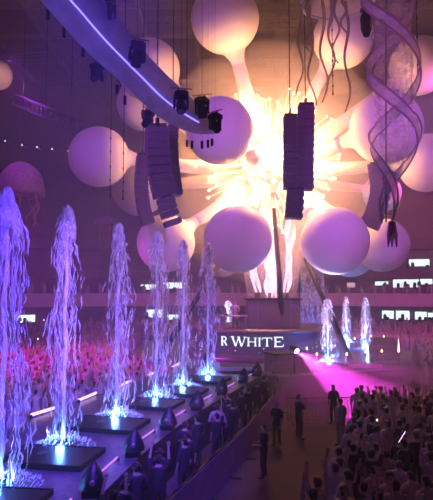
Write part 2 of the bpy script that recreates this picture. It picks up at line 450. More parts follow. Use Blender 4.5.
for i in range(700):
    d = Vector((rnd.gauss(0, 1), rnd.gauss(0, .7), rnd.gauss(0, 1))).normalized(); a_ = rnd.uniform(CR + .1, 4.3); l_ = rnd.uniform(.15, .9)
    mb.tube([d * a_, d * (a_ + l_)], [.022, .006], 3, cap=False)
tag(mb.build('sparks', M['bulb']), 'shower of fine glowing sparks around the lamp burst', 'sparks', kind='stuff').location = HUB
# trunk between the vase and the hub
tk = thing('tree_trunk', (HUB.x, HUB.y + .6, 3.41), 'thick white inflatable trunk rising behind the flames to the glowing burst', 'inflatable')
part(MB().tube([(0, 0, 0), (0, .3, 4), (0, .1, HUB.z - 5.2)], [.5, .28, .6], 24), 'trunk_body', M['skinfab'], tk)
# support legs
for k, (p0, p1, lab) in enumerate([((274, 208, 35), (283, 322, 37.4), 'thin dark sloping mast standing in front of the flame vase'),
                                   ((305, 258, 37), (352, 341, 34.2), 'dark sloping mast to the right of the flames, ending among the small fountains'),
                                   ((227, 252, 38), (207, 283, 37), 'short dark sloping mast left of the flames under the front balloon')]):
    a, b_ = P(*p0), P(*p1)
    if k == 1: b_.z = DZ + .02
    if k == 0: b_.z = 3.42; 
    if k == 2:
        d = (b_ - a); b_ = a + d * ((DZ + .02 - a.z) / d.z)
    o = thing('support_mast', b_, lab, 'mast')
    part(MB().tube([b_ - b_, a - b_], [.2, .13], 8), 'mast_pole', M['black'], o)
    part(MB().lathe([(.35, 0), (.35, .06), (.001, .07)], 12), 'foot_plate', M['black'], o)

BALLS = [  # px, py, r_px, Y, label
 (225, 19, 34, 37, 'big white balloon cut by the top edge, long arm down to the burst'),
 (343, 38, 30, 38, 'big white balloon at the upper right behind the jellyfish tentacles, arm curving down left'),
 (386, 128, 36, 34, 'big lilac balloon behind the twisted gauze on the right'),
 (427, 163, 29, 38, 'pinkish balloon at the right edge, lower of two beyond the twisted gauze'),
 (419, 66, 29, 42, 'dim orange balloon at the right edge near the top beyond the twisted gauze'),
 (335, 241, 34, 34, 'large pink-lilac balloon hanging right of the flames, in front of two others'),
 (238, 239, 34, 34, 'large lilac balloon hanging just left of the flames'),
 (220, 131, 34, 33.5, 'lilac balloon behind the pointed tip of the blue ribbon'),
 (99, 157, 30, 37, 'white balloon furthest left of the tree, level with the speaker columns'),
 (149, 70, 31, 40, 'orange-lit balloon at the upper left behind the blue ribbon'),
 (144, 104, 27, 44, 'orange-lit balloon lower behind the blue ribbon, above the speaker columns'),
 (139, 189, 27, 43, 'dim pink balloon partly behind the left speaker columns'),
 (166, 243, 29, 37, 'cream-pink balloon below the left speaker columns behind the fountains'),
 (382, 245, 27, 37, 'cream-orange balloon low on the right under the hanging gauze tip'),
 (350, 250, 27, 41, 'pale balloon showing between and below the two low right balloons'),
 (222, 256, 21, 41, 'cream balloon peeping out below left of the balloon beside the flames'),
 (382, 193, 19, 44, 'small pale balloon behind the right rear speaker column'),
]
for px, py, rp, Y, lab in BALLS:
    c = P(px, py, Y); ray = (c - Vector((0, 0, CZ))).length; r = rp * ray / sqrt((px - 216.5) ** 2 + (250 - py) ** 2 + F * F)
    o = thing('giant_balloon', c, lab, 'balloon')
    start = HUB + Vector((0, .6, 0)); d = (start - c); dist = d.length; dn = d.normalized()
    start = start - dn * (CR * .85); dist = (start - c).length
    q = dn.to_track_quat('Z', 'Y').to_matrix(); nr = r * .2
    prof = []
    for i in range(22):
        th = pi - (pi - .36) * i / 21
        prof.append((max(1e-4, r * sin(th)), r * cos(th)))
    rl, zl = prof[-1]
    for i in range(1, 7):
        t = i / 6; prof.append((nr + (rl - nr) * (1 - t) ** 2.2, zl + r * .42 * t))
    part(MB().lathe(prof, 40, (0, 0, 0), q), 'globe', M['skinfab'], o)
    # arm, sagging a little
    z0 = prof[-1][1] - .02; pts = []
    for i in range(13):
        t = i / 12; p = dn * (z0 + (dist - z0) * t); p = p + Vector((0, 0, -1)) * (sin(pi * t) * dist * .03); pts.append(p)
    part(MB().tube(pts, [nr * (1 + .45 * (i / 12)) * (1 + .03 * sin(i * 2)) for i in range(13)], 20), 'arm', M['skinfab'], o)
# far balloon at the left edge
c = P(-3, 75, 46); o = thing('giant_balloon', c, 'small orange balloon cut by the left edge of the picture', 'balloon')
part(MB().ball((0, 0, 0), 1.25, 32), 'globe', M['skinfab'], o)
part(MB().tube([(0, 0, 1.2), (0, 0, 31.2 - c.z)], .03, 5), 'cable', M['black'], o)
lamp('balloon_light', 'SPOT', P(30, 90, 41), 900, (1, .4, .2), c, size=.2, angle=50)
# small pale orb in front of the core
c = P(253, 157, 35.6); o = thing('small_orb', c, 'small cream orb left of centre in the glowing burst', 'balloon')
part(MB().ball((0, 0, 0), .52, 24), 'orb', M['skinfab'], o); part(MB().tube([(0, .4, 0), (.6, 2.2, .2)], .07, 8), 'orb_stem', M['steel'], o)
# white stage drapes radiating left: fine rods
# ================================================================== speaker columns
cabmesh = {}
def column(pts, Y, wpx, lab, n, rz=0, name='line_array', dep=.8):
    """pts: pixel centres from top to bottom"""
    path = smooth_path([P(x, y, Y) for x, y in pts], n)
    wd = wpx * Y / F; top = path[0]
    o = thing(name, top, lab, 'speaker array')
    first = None
    for i in range(n):
        a, b_ = path[i], path[i + 1]; mid = (a + b_) / 2; ln = (b_ - a).length
        d = (b_ - a).normalized(); tilt = atan2(d.x, -d.z)
        if first is None:
            mb = MB(); mb.box((0, 0, 0), (wd, dep, ln * .93)); mb.box((wd * .5 + .03, 0, 0), (.05, dep * .5, ln * .5))
            c1 = part(mb, 'cabinet', M['cab'], o)
            mb = MB()
            for k in range(4): mb.box((-wd * .03, -dep / 2 - .012, -ln * .36 + k * ln * .24), (wd * .9, .02, ln * .14))
            part(mb, 'grille', M['grille'], c1)
            c1.location = mid - top; c1.rotation_euler = (0, -tilt, rz); first = c1
        else:
            c2 = dup(first, parent=o); c2.location = mid - top; c2.rotation_euler = (0, -tilt, rz); reg(o, c2)
    mb = MB(); mb.box((0, 0, .06), (wd * .9, dep * .9, .1)); mb.box((0, 0, .22), (.08, dep * .6, .3)); part(mb, 'bumper_frame', M['black'], o)
    if name == 'line_array':
        part(MB().tube([(0, 0, .2), (0, 0, 31.0 - top.z)], .025, 5), 'cable', M['black'], o)
    return o
column([(157, 128), (157, 150), (160, 175), (165, 197)], 24, 22, 'left main speaker column, broad front stack in front of the balloons', 9, .25)
column([(173, 124), (172, 150), (174, 175), (177, 195)], 25, 9, 'slim speaker column at the right flank of the left main stack', 9, .25)
column([(165, 198), (168, 210), (174, 227)], 24, 16, 'small curved speaker column tail below the left main stack', 4, .25, 'speaker_tail')
column([(143, 156), (141, 180), (143, 205), (148, 224)], 33, 12, 'farther hazy speaker column left of the left main stack', 11, .3)
column([(290, 118), (290, 150), (290, 190)], 25, 14, 'right main speaker column, left hand stack in front of the burst', 11, -.1)
column([(305.5, 107), (305, 150), (304.5, 190)], 25.4, 16, 'right main speaker column, taller right hand stack in front of the burst', 12, -.1)
column([(295, 191), (294, 205), (293, 219)], 25, 17, 'small speaker tail under the right main stack above the flames', 4, -.1, 'speaker_tail')
column([(377, 165), (380, 190), (376, 210), (369, 226)], 34, 19, 'rear right speaker column behind the gauze tip', 10, -.3)

# ================================================================== blue ribbon with moving lights
rp_ = [(28, -45, 11.5, 44), (72, 0, 12.3, 50), (105, 38, 13.2, 46), (138, 72, 14.2, 38), (168, 101, 15.2, 37), (198, 121, 16.2, 27), (220, 131, 17, 5)]
cen = smooth_path([P(a, b_, c) for a, b_, c, d in rp_], 60)
wid = smooth_path([Vector((d * c / F / 2, 0, 0)) for a, b_, c, d in rp_], 60)
rib = thing('cloth_ribbon', cen[0], 'long curved pointed cloth ribbon glowing blue violet across the upper left', 'decoration')
def along(i): return (cen[min(i + 1, 60)] - cen[max(i - 1, 0)]).normalized()
mb = MB(); NS = 14
for i in range(61):
    t = along(i); vd = Vector((cen[i].x, cen[i].y, cen[i].z - CZ)).normalized(); sd = t.cross(vd).normalized(); dpv = sd.cross(t).normalized()
    wv = max(.02, wid[i].x)
    for k in range(NS):
        th = 2 * pi * k / NS
        mb.v.append(cen[i] - cen[0] + sd * (wv * cos(th)) + dpv * (wv * .42 * sin(th) * (1 + .1 * cos(2 * th))))
for i in range(60):
    for k in range(NS):
        k2 = (k + 1) % NS; mb.face((i * NS + k, i * NS + k2, (i + 1) * NS + k2, (i + 1) * NS + k), True)
part(mb, 'ribbon_cloth', M['ribbon'], rib)
mb = MB(); pts = []
for i in range(0, 50):
    t = along(i); vd = Vector((cen[i].x, cen[i].y, cen[i].z - CZ)).normalized(); sd = t.cross(vd).normalized(); dpv = sd.cross(t).normalized()
    if dpv.dot(vd) > 0: dpv = -dpv
    pts.append(cen[i] - cen[0] + sd * (wid[i].x * -.05) + dpv * (max(.05, wid[i].x * .47)))
mb.tube(pts, .018, 6); part(mb, 'light_tube', M['bluebar'], rib)
for i in (26, 46):
    p = cen[i] - cen[0]; part(MB().tube([p + Vector((0, 0, .05)), p + Vector((0, 0, 31 - cen[i].z))], .008, 4), 'cable', M['black'], rib)
lamp('ribbon_fill', 'SPOT', (-1.5, 7, 9.5), 420, (.13, .06, 1), cen[26], size=.15, angle=60, blend=.8)  # added spot near the cloth, on top of the light tube's own glow
lamp('ribbon_fill', 'SPOT', (2.5, 11, 9.0), 160, (.5, .15, 1), cen[45], size=.15, angle=50, blend=.8)  # second added spot, brightens the ribbon towards its tip

def make_mover(label, loc, rz=0, tilt=.5, s=1.0, hang=True, lens='grille'):
    o = thing('moving_light', loc, label, 'stage light', rz=rz); o.scale = (s,) * 3
    part(MB().box((0, 0, -.09), (.5, .42, .18)).box((0, 0, .03), (.36, .3, .06)), 'base', M['black'], o)
    y = MB(); y.box((-.24, 0, -.38), (.07, .2, .44)); y.box((.24, 0, -.38), (.07, .2, .44)); y.box((0, 0, -.2), (.5, .22, .05)); part(y, 'yoke', M['black'], o)
    mt = Matrix.Rotation(tilt, 3, 'X')
    h = MB(); h.lathe([(.001, .28), (.13, .26), (.18, .1), (.19, -.12), (.17, -.28), (.14, -.3)], 20, (0, 0, -.48), mt)
    hd = part(h, 'head', M['black'], o)
    l = MB(); l.lathe([(.14, -.29), (.001, -.31)], 20, (0, 0, -.48), mt); part(l, 'lens', M[lens], hd)
    c = MB(); c.box((-.12, 0, .1), (.05, .08, .12)); c.box((.12, 0, .1), (.05, .08, .12)); c.tube([(-.4, 0, .17), (.4, 0, .17)], .025, 6)
    part(c, 'clamp', M['steel'], o)
    if hang: part(MB().tube([(0, 0, .17), (0, 0, (31 - loc[2]) / s)], .007, 4), 'cable', M['black'], o)
    return o
make_mover('large black moving light hanging above the middle of the blue ribbon', P(137, 44, 13.6), .4, .6, .75)
make_mover('black moving light with a wide bar on the ribbon, left of the tip pair', P(181, 93, 14.4), .2, -.5, .72)
make_mover('black moving light close behind the one with the wide bar near the ribbon tip', P(202, 99, 15.4), -.3, .3, .7)
make_mover('black moving light at the very tip of the blue ribbon', P(215, 115, 15.6), -.7, .9, .66)
make_mover('black moving light at the top of the picture beside the ribbon', P(107, -1, 12.8), .4, .6, .75)
make_mover('small black moving light with a blue glow under the ribbon', P(97, 65, 14.6), 1.0, 1.1, .6, lens='bluelens')
make_mover('small black moving light low under the ribbon above the left speaker stack', P(148, 112, 15.5), 1.0, 1.1, .6)
for kk, (px, py, ln, Y) in enumerate(((48, 8, 12, 12.6), (64, 27, 11, 13), (83, 46, 11, 13.4), (102, 74, 8, 14), (117, 85, 9, 14.2), (125, 96, 9, 14.5), (143, 110, 9, 15), (158, 118, 9, 15.5), (187, 140, 7, 16.4), (192, 141, 8, 16.5), (202, 141, 8, 16.8), (208, 140, 8, 16.9), (212, 139, 7, 17))):
    a = P(px, py, Y); h = ln * Y / F
    o = thing('hanging_weight', a, 'thin black rod hanging under the blue ribbon, %s from the left' % ['first', 'second', 'third', 'fourth', 'fifth', 'sixth', 'seventh', 'eighth', 'ninth', 'tenth', 'eleventh', 'twelfth', 'thirteenth'][kk], 'hanging rod', 'small rods hanging under the ribbon')
    part(MB().tube([(0, 0, 0), (0, 0, -h)], .04, 8), 'rod', M['black'], o)
    part(MB().tube([(0, 0, 0), (0, 0, 31 - a.z)], .0035, 3), 'wire', M['black'], o)

# ================================================================== jellyfish
def jelly(c, r, lab, tents, group=None, glow=False, rim=False, bell_h=.75, tr=.05):
    o = thing('jellyfish_lantern', c, lab, 'decoration', group)
    prof = [(r * sin(t), r * bell_h * cos(t)) for t in [i / 14 * pi / 2 * 1.08 for i in range(15)]]; prof[0] = (.001, r * bell_h)
    prof = prof + [(prof[-1][0] * .8, prof[-1][1] - r * .03), (prof[-1][0] * .5, prof[-1][1] + r * .06)]
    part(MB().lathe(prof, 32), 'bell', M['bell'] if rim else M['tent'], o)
    if rim:
        rr = prof[14][0]; zz = prof[14][1]
        part(MB().tube([(rr * cos(a), rr * sin(a), zz) for a in [i / 40 * 2 * pi for i in range(40)] + [1e-3]], .06, 6), 'rim', M['skinfab'], o)
    for k, (dx, dy, ln) in enumerate(tents):
        pts = []; N = 18
        for i in range(N + 1):
            t = i / N; w_ = .09 * r * (.3 + t)
            pts.append((dx + w_ * sin(t * 11 + k * 1.7), dy + w_ * cos(t * 8 + k), .05 * r - ln * t))
        part(MB().tube(pts, [tr * (1 - .6 * i / N) for i in range(N + 1)], 6), 'tentacle', M['redglow'] if (glow and k % 3 == 0) else M['tent'], o)
    part(MB().tube([(0, 0, r * bell_h), (0, 0, 31 - c[2])], .015, 5), 'cable', M['black'], o)
    return o
c = P(337, -2, 17); s = 17 / F
jelly(c, 1.15, 'jellyfish lantern at the top right with a bright rim and long wavy tentacles', [((px - 337) * s * .85, dy * .8, (yb + 2) * s) for px, dy, yb in ((292, .1, 100), (300, -.3, 62), (306, .3, 112), (316, -.5, 115), (330, .2, 95), (334, -.2, 70), (345, .0, 40), (351, .4, 118))], rim=True, tr=.055)
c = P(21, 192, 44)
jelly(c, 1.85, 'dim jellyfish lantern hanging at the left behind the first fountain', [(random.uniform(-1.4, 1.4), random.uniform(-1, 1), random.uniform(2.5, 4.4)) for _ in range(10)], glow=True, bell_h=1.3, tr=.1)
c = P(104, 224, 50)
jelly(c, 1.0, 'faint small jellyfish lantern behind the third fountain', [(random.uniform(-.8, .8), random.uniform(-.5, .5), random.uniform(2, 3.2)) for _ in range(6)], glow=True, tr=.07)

lamp('rim_fill', 'SPOT', P(312, 70, 20), 160, (1, .5, .25), P(337, 4, 17), size=.1, angle=60, blend=.6)  # added spot standing in for the burst's warm light on the bell rim
# ================================================================== twisted gauze on the right
HY = 14.5; hs_ = HY / F
hx = thing('twisted_gauze', P(385, -40, HY), 'tall twisted tube of pale gauze hanging in the foreground on the right', 'decoration')
H0 = P(385, -40, HY)
def hr(py):
    return (27 if py < 130 else max(3, 27 - (py - 130) * .24)) * hs_
def hc(py): return P(388 + 6 * sin(py / 60) + (2 if py > 120 else 0), py, HY)
def hpt(py, ph): 
    a = ph + py * 2 * pi / 150
    q = hc(py); return q + Vector((hr(py) * cos(a), hr(py) * .8 * sin(a), 0)) - H0
for ph in (0, pi):
    mb = MB(); N = 110
    for i in range(N + 1):
        py = -40 + 262 * i / N
        wob = .05 * sin(i * .9) 
        for k in range(5):
            mb.v.append(hpt(py, ph + (k - 2) * .13 + wob) + Vector((0, 0, .03 * sin(i * .7 + k))))
    for i in range(N):
        for k in range(4): mb.face((i * 5 + k, i * 5 + k + 1, i * 5 + k + 6, i * 5 + k + 5), True)
    part(mb, 'gauze_band', M['gauzeband'], hx)
    for e in (-.28, .28):
        part(MB().tube([hpt(-40 + 262 * i / 90, ph + e) for i in range(91)], .028, 6), 'edge_cord', M['tent'], hx)
mb = MB(); N = 70
for i in range(N + 1):
    py = -40 + 255 * i / N
    for k in range(12): 
        p = hpt(py, k / 12 * 2 * pi); c0 = hc(py) - H0
        mb.v.append(c0 + (p - c0) * (.66 + .12 * sin(i * .23 + k * 1.05) + .06 * sin(i * .6 + k * 2.1)))
for i in range(N):
    for k in range(12): mb.face((i * 12 + k, i * 12 + (k + 1) % 12, (i + 1) * 12 + (k + 1) % 12, (i + 1) * 12 + k), True)
part(mb, 'inner_gauze', M['helix'], hx)
for dx in (-4, 0, 5):
    part(MB().tube([P(392, 222, HY) - H0, P(392 + dx * .7, 235, HY) - H0, P(392 + dx, 247, HY) - H0], [.09, .06, .015], 6), 'tip', M['tent'], hx)
part(MB().tube([P(386, 222, HY) - H0, P(386, -40, HY) - H0, Vector((0, 0, 31 - H0.z))], .02, 5), 'cable', M['black'], hx)
lamp('gauze_light', 'SPOT', (2.2, 10.5, 11.5), 600, (.5, .14, 1), P(388, 70, HY), size=.12, angle=75, blend=.8)
lamp('gauze_light', 'SPOT', P(330, 190, 15.5), 350, (1, .35, .25), P(388, 90, HY), size=.12, angle=85, blend=.8)
# black loudspeaker left of the gauze
c = P(366, 12, 17); o = thing('hanging_spotlight', c, 'black follow light hanging beside the top of the twisted gauze', 'stage light')
part(MB().lathe([(.001, .02), (.12, 0), (.19, -.2), (.17, -.55), (.09, -.78), (.001, -.8)], 14), 'light_body', M['black'], o)
part(MB().box((0, 0, .05), (.35, .1, .1)), 'bracket', M['black'], o)
part(MB().tube([(0, 0, .05), (0, 0, 31 - c.z)], .015, 5), 'cable', M['black'], o)
for px, y1, Y in ((333, 95, 18), (418, 75, 16), (123, 200, 20), (110, 198, 20)):
    a = P(px, y1, Y); o = thing('hanging_cable', a, 'thin knotted cable hanging before the %s' % {333: 'upper right balloon', 418: 'dim orange balloon at the right edge', 123: 'leftmost tree balloon, right of its twin', 110: 'leftmost tree balloon, left of its twin'}[px], 'cable')
    pts = [(0, 0, 0)]; rd = [.03]
    for i in range(6):
        z = .3 + i * .45 + .1 * sin(i * 5); pts += [(0, 0, z - .05), (0, 0, z), (0, 0, z + .05)]; rd += [.012, .035, .012]
    part(MB().tube(pts + [(0, 0, 31 - a.z)], rd + [.01], 5), 'wire', M['black'], o)
# ================================================================== trusses
def truss(a, b_, lab, wd=.7, cable=True):
    a, b_ = Vector(a), Vector(b_); o = thing('lighting_truss', a, lab, 'truss'); d = (b_ - a); ln = d.length; t = d.normalized()
    s1 = t.cross(Vector((0, 0, 1))).normalized(); up = s1.cross(t); h = wd / 2
    cs = [s1 * i * h + up * j * h for i, j in ((-1, -1), (1, -1), (1, 1), (-1, 1))]; mb = MB()
    for q in cs: mb.tube([q, q + d], .05, 5)
    part(mb, 'chords', M['truss'], o)
    mb = MB(); n = int(ln / wd)
    for i in range(n):
        for k in range(4): mb.tube([cs[k] + t * (i * ln / n), cs[(k + 1) % 4] + t * ((i + 1) * ln / n)], .03, 4)
    part(mb, 'braces', M['truss'], o)
    if cable:
        for f in (.1, .5, .9):
            q = d * f; part(MB().tube([q, q + Vector((0, 0, 30.9 - (a + q).z))], .025, 4), 'cable', M['black'], o)
    return o
truss(P(18, 100, 42), P(78, 127, 36), 'dim truss slanting down at the upper left behind the ribbon')
truss(P(232, 62, 52), P(330, 62, 52), 'hazy truss crossing high behind the balloons at the centre')
truss(P(240, 90, 50), P(310, 92, 50), 'lower hazy truss crossing just above the glowing burst')
truss(P(-5, 60, 54), P(125, 52, 52), 'dim truss near the roof at the far upper left')
truss((-6, 44, 27.5), (16, 44, 27.5), 'long roof truss hanging above the top balloon')
truss((-14, 20, 26), (-12, 60, 26), 'long roof truss running back over the left crowd')
truss(P(278, 40, 46), P(282, 2, 44), 'short steep truss at the top centre', .6, False).__setitem__('label', 'short steep truss at the top centre right of the top balloon')
# glow lamps along the upper rail, far left
for k, (px, py) in enumerate(((5, 141), (22, 145), (37, 147), (52, 149), (68, 151))):
    c = P(px, py, 60); o = thing('wall_lamp', c, 'tiny pale lamp high on the far left wall, %s from the left' % ['first', 'second', 'third', 'fourth', 'fifth'][k], 'lamp', 'small lamps high on the left wall')
    part(MB().ball((0, 0, 0), .1, 8), 'bulb', M['text'], o); part(MB().box((0, .6, 0), (.1, 1.1, .1)), 'arm_bracket', M['black'], o)

# ================================================================== fountains
def water_mesh(h, seed, wtop, wbot, dens):
    rn = random.Random(seed); mb = MB(); cl = [(rn.uniform(0, 6.28), rn.uniform(.4, 1)) for _ in range(9)]
    # falling strands, thrown up and dropping around the jet
    for s_ in range(dens):
        ca, ck = rn.choice(cl); th = ca + rn.gauss(0, .45); zt = h * (1 - rn.random() ** 1.15 * .97); ln = rn.uniform(.03, .12) * h * (.5 + .7 * rn.random())
        zb = max(.03, zt - ln); k = min(1.1, max(.12, ck * rn.gauss(.85, .22))); pts = []; rd = []; n = 8
        u0 = 1 - zt / h
        bw = rn.uniform(.006, .019) * (h / 7) ** .5 * (1.5 if u0 < .2 else 1)
        for i in range(n + 1):
            z = zt + (zb - zt) * i / n; u = 1 - z / h
            env = wtop * min(1, u / .04) ** .5 * (.5 + .5 * min(1, u / .2)) + (wbot - wtop) * max(0, min(1, (u - .08) / .55)) ** .8
            env *= 1 + .15 * sin(z * 1.7 + seed + ca)
            rr = env * k
            nz = noise.noise(Vector((ca * 3 + seed, z * 1.3, ck * 5))); n2 = noise.noise(Vector((z * 5, th * 5, seed)))
            a = th + .45 * nz
            pts.append((rr * cos(a) + .07 * n2, rr * sin(a) + .07 * nz, z)); rd.append(bw * (.3 + sin(pi * i / n)) * (1 + .9 * n2))
        mb.tube(pts, [max(.003, q) for q in rd], 4, cap=False)
    return mb
def head_mesh(h, seed, w_):
    mb = MB(); N = 22
    for i in range(N + 1):
        t = i / N; z = h * (1 - .14 * t)
        for k in range(20):
            a = 2 * pi * k / 20
            rr = w_ * (min(1, (t / .16)) ** .5) * (.6 + .5 * t) * (1 + .6 * noise.noise(Vector((cos(a) * 1.5, sin(a) * 1.5, z * 2.2 + seed))) + .3 * noise.noise(Vector((cos(a) * 4, sin(a) * 4, z * 4 + seed))))
            zz = z - (.5 * abs(noise.noise(Vector((cos(a) * 3, sin(a) * 3, seed)))) * h * .12 * t if t > .5 else 0)
            mb.v.append(Vector((rr * cos(a), rr * sin(a), zz)))
    for i in range(N):
        for k in range(20): mb.face((i * 20 + k, i * 20 + (k + 1) % 20, (i + 1) * 20 + (k + 1) % 20, (i + 1) * 20 + k), True)
    return mb
def jet_mesh(h, seed, r):
    mb = MB(); N = 50; pts = []; rd = []
    for i in range(N + 1):
        z = h * .93 * i / N; w_ = .05 * (z / h)
        pts.append((w_ * sin(z * 3.1 + seed), w_ * cos(z * 2.3 + seed), z)); rd.append(r * (1 + .5 * noise.noise(Vector((seed, z * 3, 0))) + .3 * (z < .5)))
    return mb.tube(pts, rd, 7)
def splash_mesh(r, h, seed, n):
    rn = random.Random(seed); mb = MB()
    for _ in range(n):
        a = rn.uniform(0, 6.283); rr = r * sqrt(rn.random()); z = h * (1 - (rr / r)) ** 1.5 * rn.random() * 1.3
        p = Vector((rr * cos(a), rr * sin(a), z)); q = rn.uniform(.006, .016)
        mb.tube([p, p + Vector((.05 * cos(a), .05 * sin(a), q * 4))], [q, q * .4], 4)
    return mb
FN = ['first and nearest at the left edge', 'second from the left, brightest at its foot', 'third from the left', 'fourth from the left', 'fifth from the left', 'sixth, nearest to the lettered screen']
FY = [13.3, 16.6, 20.2, 23.6, 26.3, 29.5]
FH = [7.0, 7.05, 6.95, 7.05, 6.85, 7.0]
def fountain(loc, h, wt, wb, dens, seed, label, group, pl=('lamp', 0), col=BLUE, power=900):
    o = thing('fountain', loc, label, 'fountain', group)
    part(MB().lathe([(.3, 0), (.3, .06), (.2, .1), (.12, .12), (.1, .2), (.001, .2)], 16), 'nozzle', M['black'], o)
    part(jet_mesh(h, seed, .06 * (h / 7) ** .5), 'jet', M['jet'], o)
    part(water_mesh(h, seed, wt, wb, dens), 'falling_water', M['water'], o)
    part(head_mesh(h, seed, wt * .62), 'crest', M['water'], o)
    part(splash_mesh(wb * 1.5, .5, seed, 420), 'splash', M['jet'], o)['kind'] = 'stuff'
    for sx_, sy_ in ((-.42, -.3), (.42, -.3)):
        p = Vector(loc) + Vector((sx_ * (h / 7) ** .5, sy_, .22))
        lamp('fountain_light', 'SPOT', p, power, col, Vector(loc) + Vector((0, 0, h)), size=.06, angle=34, blend=.9)
    lamp('fountain_light', 'POINT', Vector(loc) + Vector((0, -.32, .18)), power * .16, (.10, .28, 1), size=.1)
    return o
for k in range(6):
    y = FY[k]; loc = off(y, 0, DZ + .02)
    fountain(loc, FH[k], .34, .62, 500, 11 + k * 7, 'tall water jet on the catwalk, ' + FN[k], 'tall fountains on the catwalk', power=1300)
    # flat basin plate in front of it
    d, nn = nrm(y - 1.2); rz = atan2(-d.x, d.y)
    o = thing('basin_plate', off(y - 1.25, .25, DZ + .01), 'flat black basin cover on the catwalk in front of the %s tall fountain' % ['first', 'second', 'third', 'fourth', 'fifth', 'sixth'][k], 'basin', 'black basin covers on the catwalk', rz)
    mb = MB(); mb.box((0, 0, .06), (2.3, 1.6, .12)); part(mb, 'plate', M['basin'], o)
    mb = MB(); mb.box((0, .83, .07), (2.4, .05, .14)); mb.box((0, -.83, .07), (2.4, .05, .14)); mb.box((1.17, 0, .07), (.05, 1.6, .14)); mb.box((-1.17, 0, .07), (.05, 1.6, .14)); part(mb, 'rim', M['black'], o)
    part(MB().box((-.3, .1, .13), (.25, .12, .03)).box((-.3, .1, .13), (.1, .3, .025)), 'drain', M['steel'], o)
# light bars
for k in range(7):
    y = 11.9 + k * 3.05
    a = off(y - .55, 2.0, DZ + .07); b_ = off(y + .65, 2.0, DZ + .07)
    o = thing('light_bar', a, 'thin violet light bar on the right catwalk edge, %s from the camera' % ['nearest', 'second', 'third', 'fourth', 'fifth', 'sixth', 'seventh'][k], 'light bar', 'violet light bars on the catwalk')
    part(MB().tube([Vector((0, 0, 0)), b_ - a], .03, 6), 'tube', M['violetbar'], o)
    part(MB().box((0, 0, -.03), (.1, .1, .06)).box(b_ - a + Vector((0, 0, -.03)), (.1, .1, .06)), 'holder', M['black'], o)
for k, (p0, p1) in enumerate((((31, 415), (54, 408)), ((79, 400), (96, 393)), ((117, 387), (130, 381)), ((148, 375.5), (158, 371)), ((172, 367), (180, 363)))):
    def onz(px, py): 
        u, v = px - 216.5, 250 - py; d = Vector((u, F * cos(A) - v * sin(A), F * sin(A) + v * cos(A))); return Vector((0, 0, CZ)) + d * ((DZ + .1 - CZ) / d.z)
    a, b_ = onz(*p0), onz(*p1)
    o = thing('light_bar', a, 'bright pink-white light bar on the far left edge of the catwalk, %s from the left' % ['first', 'second', 'third', 'fourth', 'fifth'][k], 'light bar', 'bright light bars along the far catwalk edge')
    part(MB().tube([Vector((0, 0, 0)), b_ - a], .06, 6), 'tube', M['pinkbar'], o)
    part(MB().box((0, 0, -.04), (.1, .1, .1)).box(b_ - a + Vector((0, 0, -.04)), (.1, .1, .1)), 'holder', M['black'], o)
# hooded lights along the right edge
HW = ['nearest the camera, bottom left', 'second from the camera', 'third from the camera', 'fourth from the camera', 'fifth from the camera', 'sixth from the camera', 'furthest, near the lettered screen']
for k in range(7):
    y = 13.0 + k * 3.05
    if k == 6: y = 30.6
    o = thing('hooded_light', off(y, 2.3, DZ + .01), 'black hooded stage light on the right edge of the catwalk, ' + HW[k], 'stage light', 'hooded stage lights along the catwalk', rz=random.uniform(-.3, .3)); o.scale = (.76,) * 3
    part(MB().box((0, 0, .1), (.55, .5, .2)), 'base', M['black'], o)
    mb = MB(); N = 9
    for i in range(N + 1):
        t = i / N; z = .2 + .78 * t; sc = (1 - t ** 1.7) * .36 + .02
        for j in range(14):
            a = 2 * pi * j / 14; mb.v.append(Vector((sc * cos(a) * (1 + .12 * sin(3 * a + k)) + .06 * t, sc * .9 * sin(a) + .05 * t, z)))
    for i in range(N):
        for j in range(14): mb.face((i * 14 + j, i * 14 + (j + 1) % 14, (i + 1) * 14 + (j + 1) % 14, (i + 1) * 14 + j), True)
    part(mb, 'hood', M['hood'], o)
    part(MB().lathe([(.09, 0), (.09, .05), (.001, .05)], 12, (.02, -.33, .45), Matrix.Rotation(pi / 2, 3, 'X')), 'lens', M['steel'], o)

# small fountains on the main stage
for loc, h, lab in ((onz(328, 362), 3.95, 'small pale fountain at the front of the main stage, left of the sloping mast'),
                    (onz(366, 348.5), 3.9, 'small pale fountain at the right side of the main stage among the torches'),
                    (onz(346.5, 341), 3.9, 'small pale fountain at the back right behind the sloping mast'),
                    (P(228, 300, 46.5) - Vector((0, 0, 3.55)), 3.6, 'tiny pale fountain behind the left part of the lettered drum')):
    loc.z = DZ + .01
    fountain(loc, h, .36, .6, 420, int(h * 100 + loc.x * 7), lab, 'small fountains on the main stage', col=(.7, .55, 1), power=4500)
# water curtain
c = P(313, 329, 47); c.z = DZ + .01
o = thing('water_curtain', c, 'blue-violet curtain of falling water right of the flames', 'water curtain')
rn = random.Random(5); mb = MB()
for i in range(420):
    x = rn.uniform(-1.25, 1.25); yy = rn.uniform(-.15, .15); zt = rn.uniform(.8, 6.3); ln = rn.uniform(.4, 1.6); zb = max(.05, zt - ln)
    x *= 1 - .25 * zt / 6.5
    mb.tube([(x, yy, zt), (x + rn.uniform(-.03, .03), yy, (zt + zb) / 2), (x, yy, zb)], [.008, rn.uniform(.012, .028), .008], 4, cap=False)
part(mb, 'falling_water', M['water'], o)
part(MB().box((0, 0, 6.35), (2.1, .3, .12)).box((-1.05, .2, 3.2), (.1, .1, 6.35)).box((1.05, .2, 3.2), (.1, .1, 6.35)), 'pipe_frame', M['black'], o)
lamp('curtain_light', 'SPOT', c + Vector((0, -2.2, .2)), 1200, (.2, .16, 1), c + Vector((0, 0, 4)), size=.1, angle=70, blend=.8)

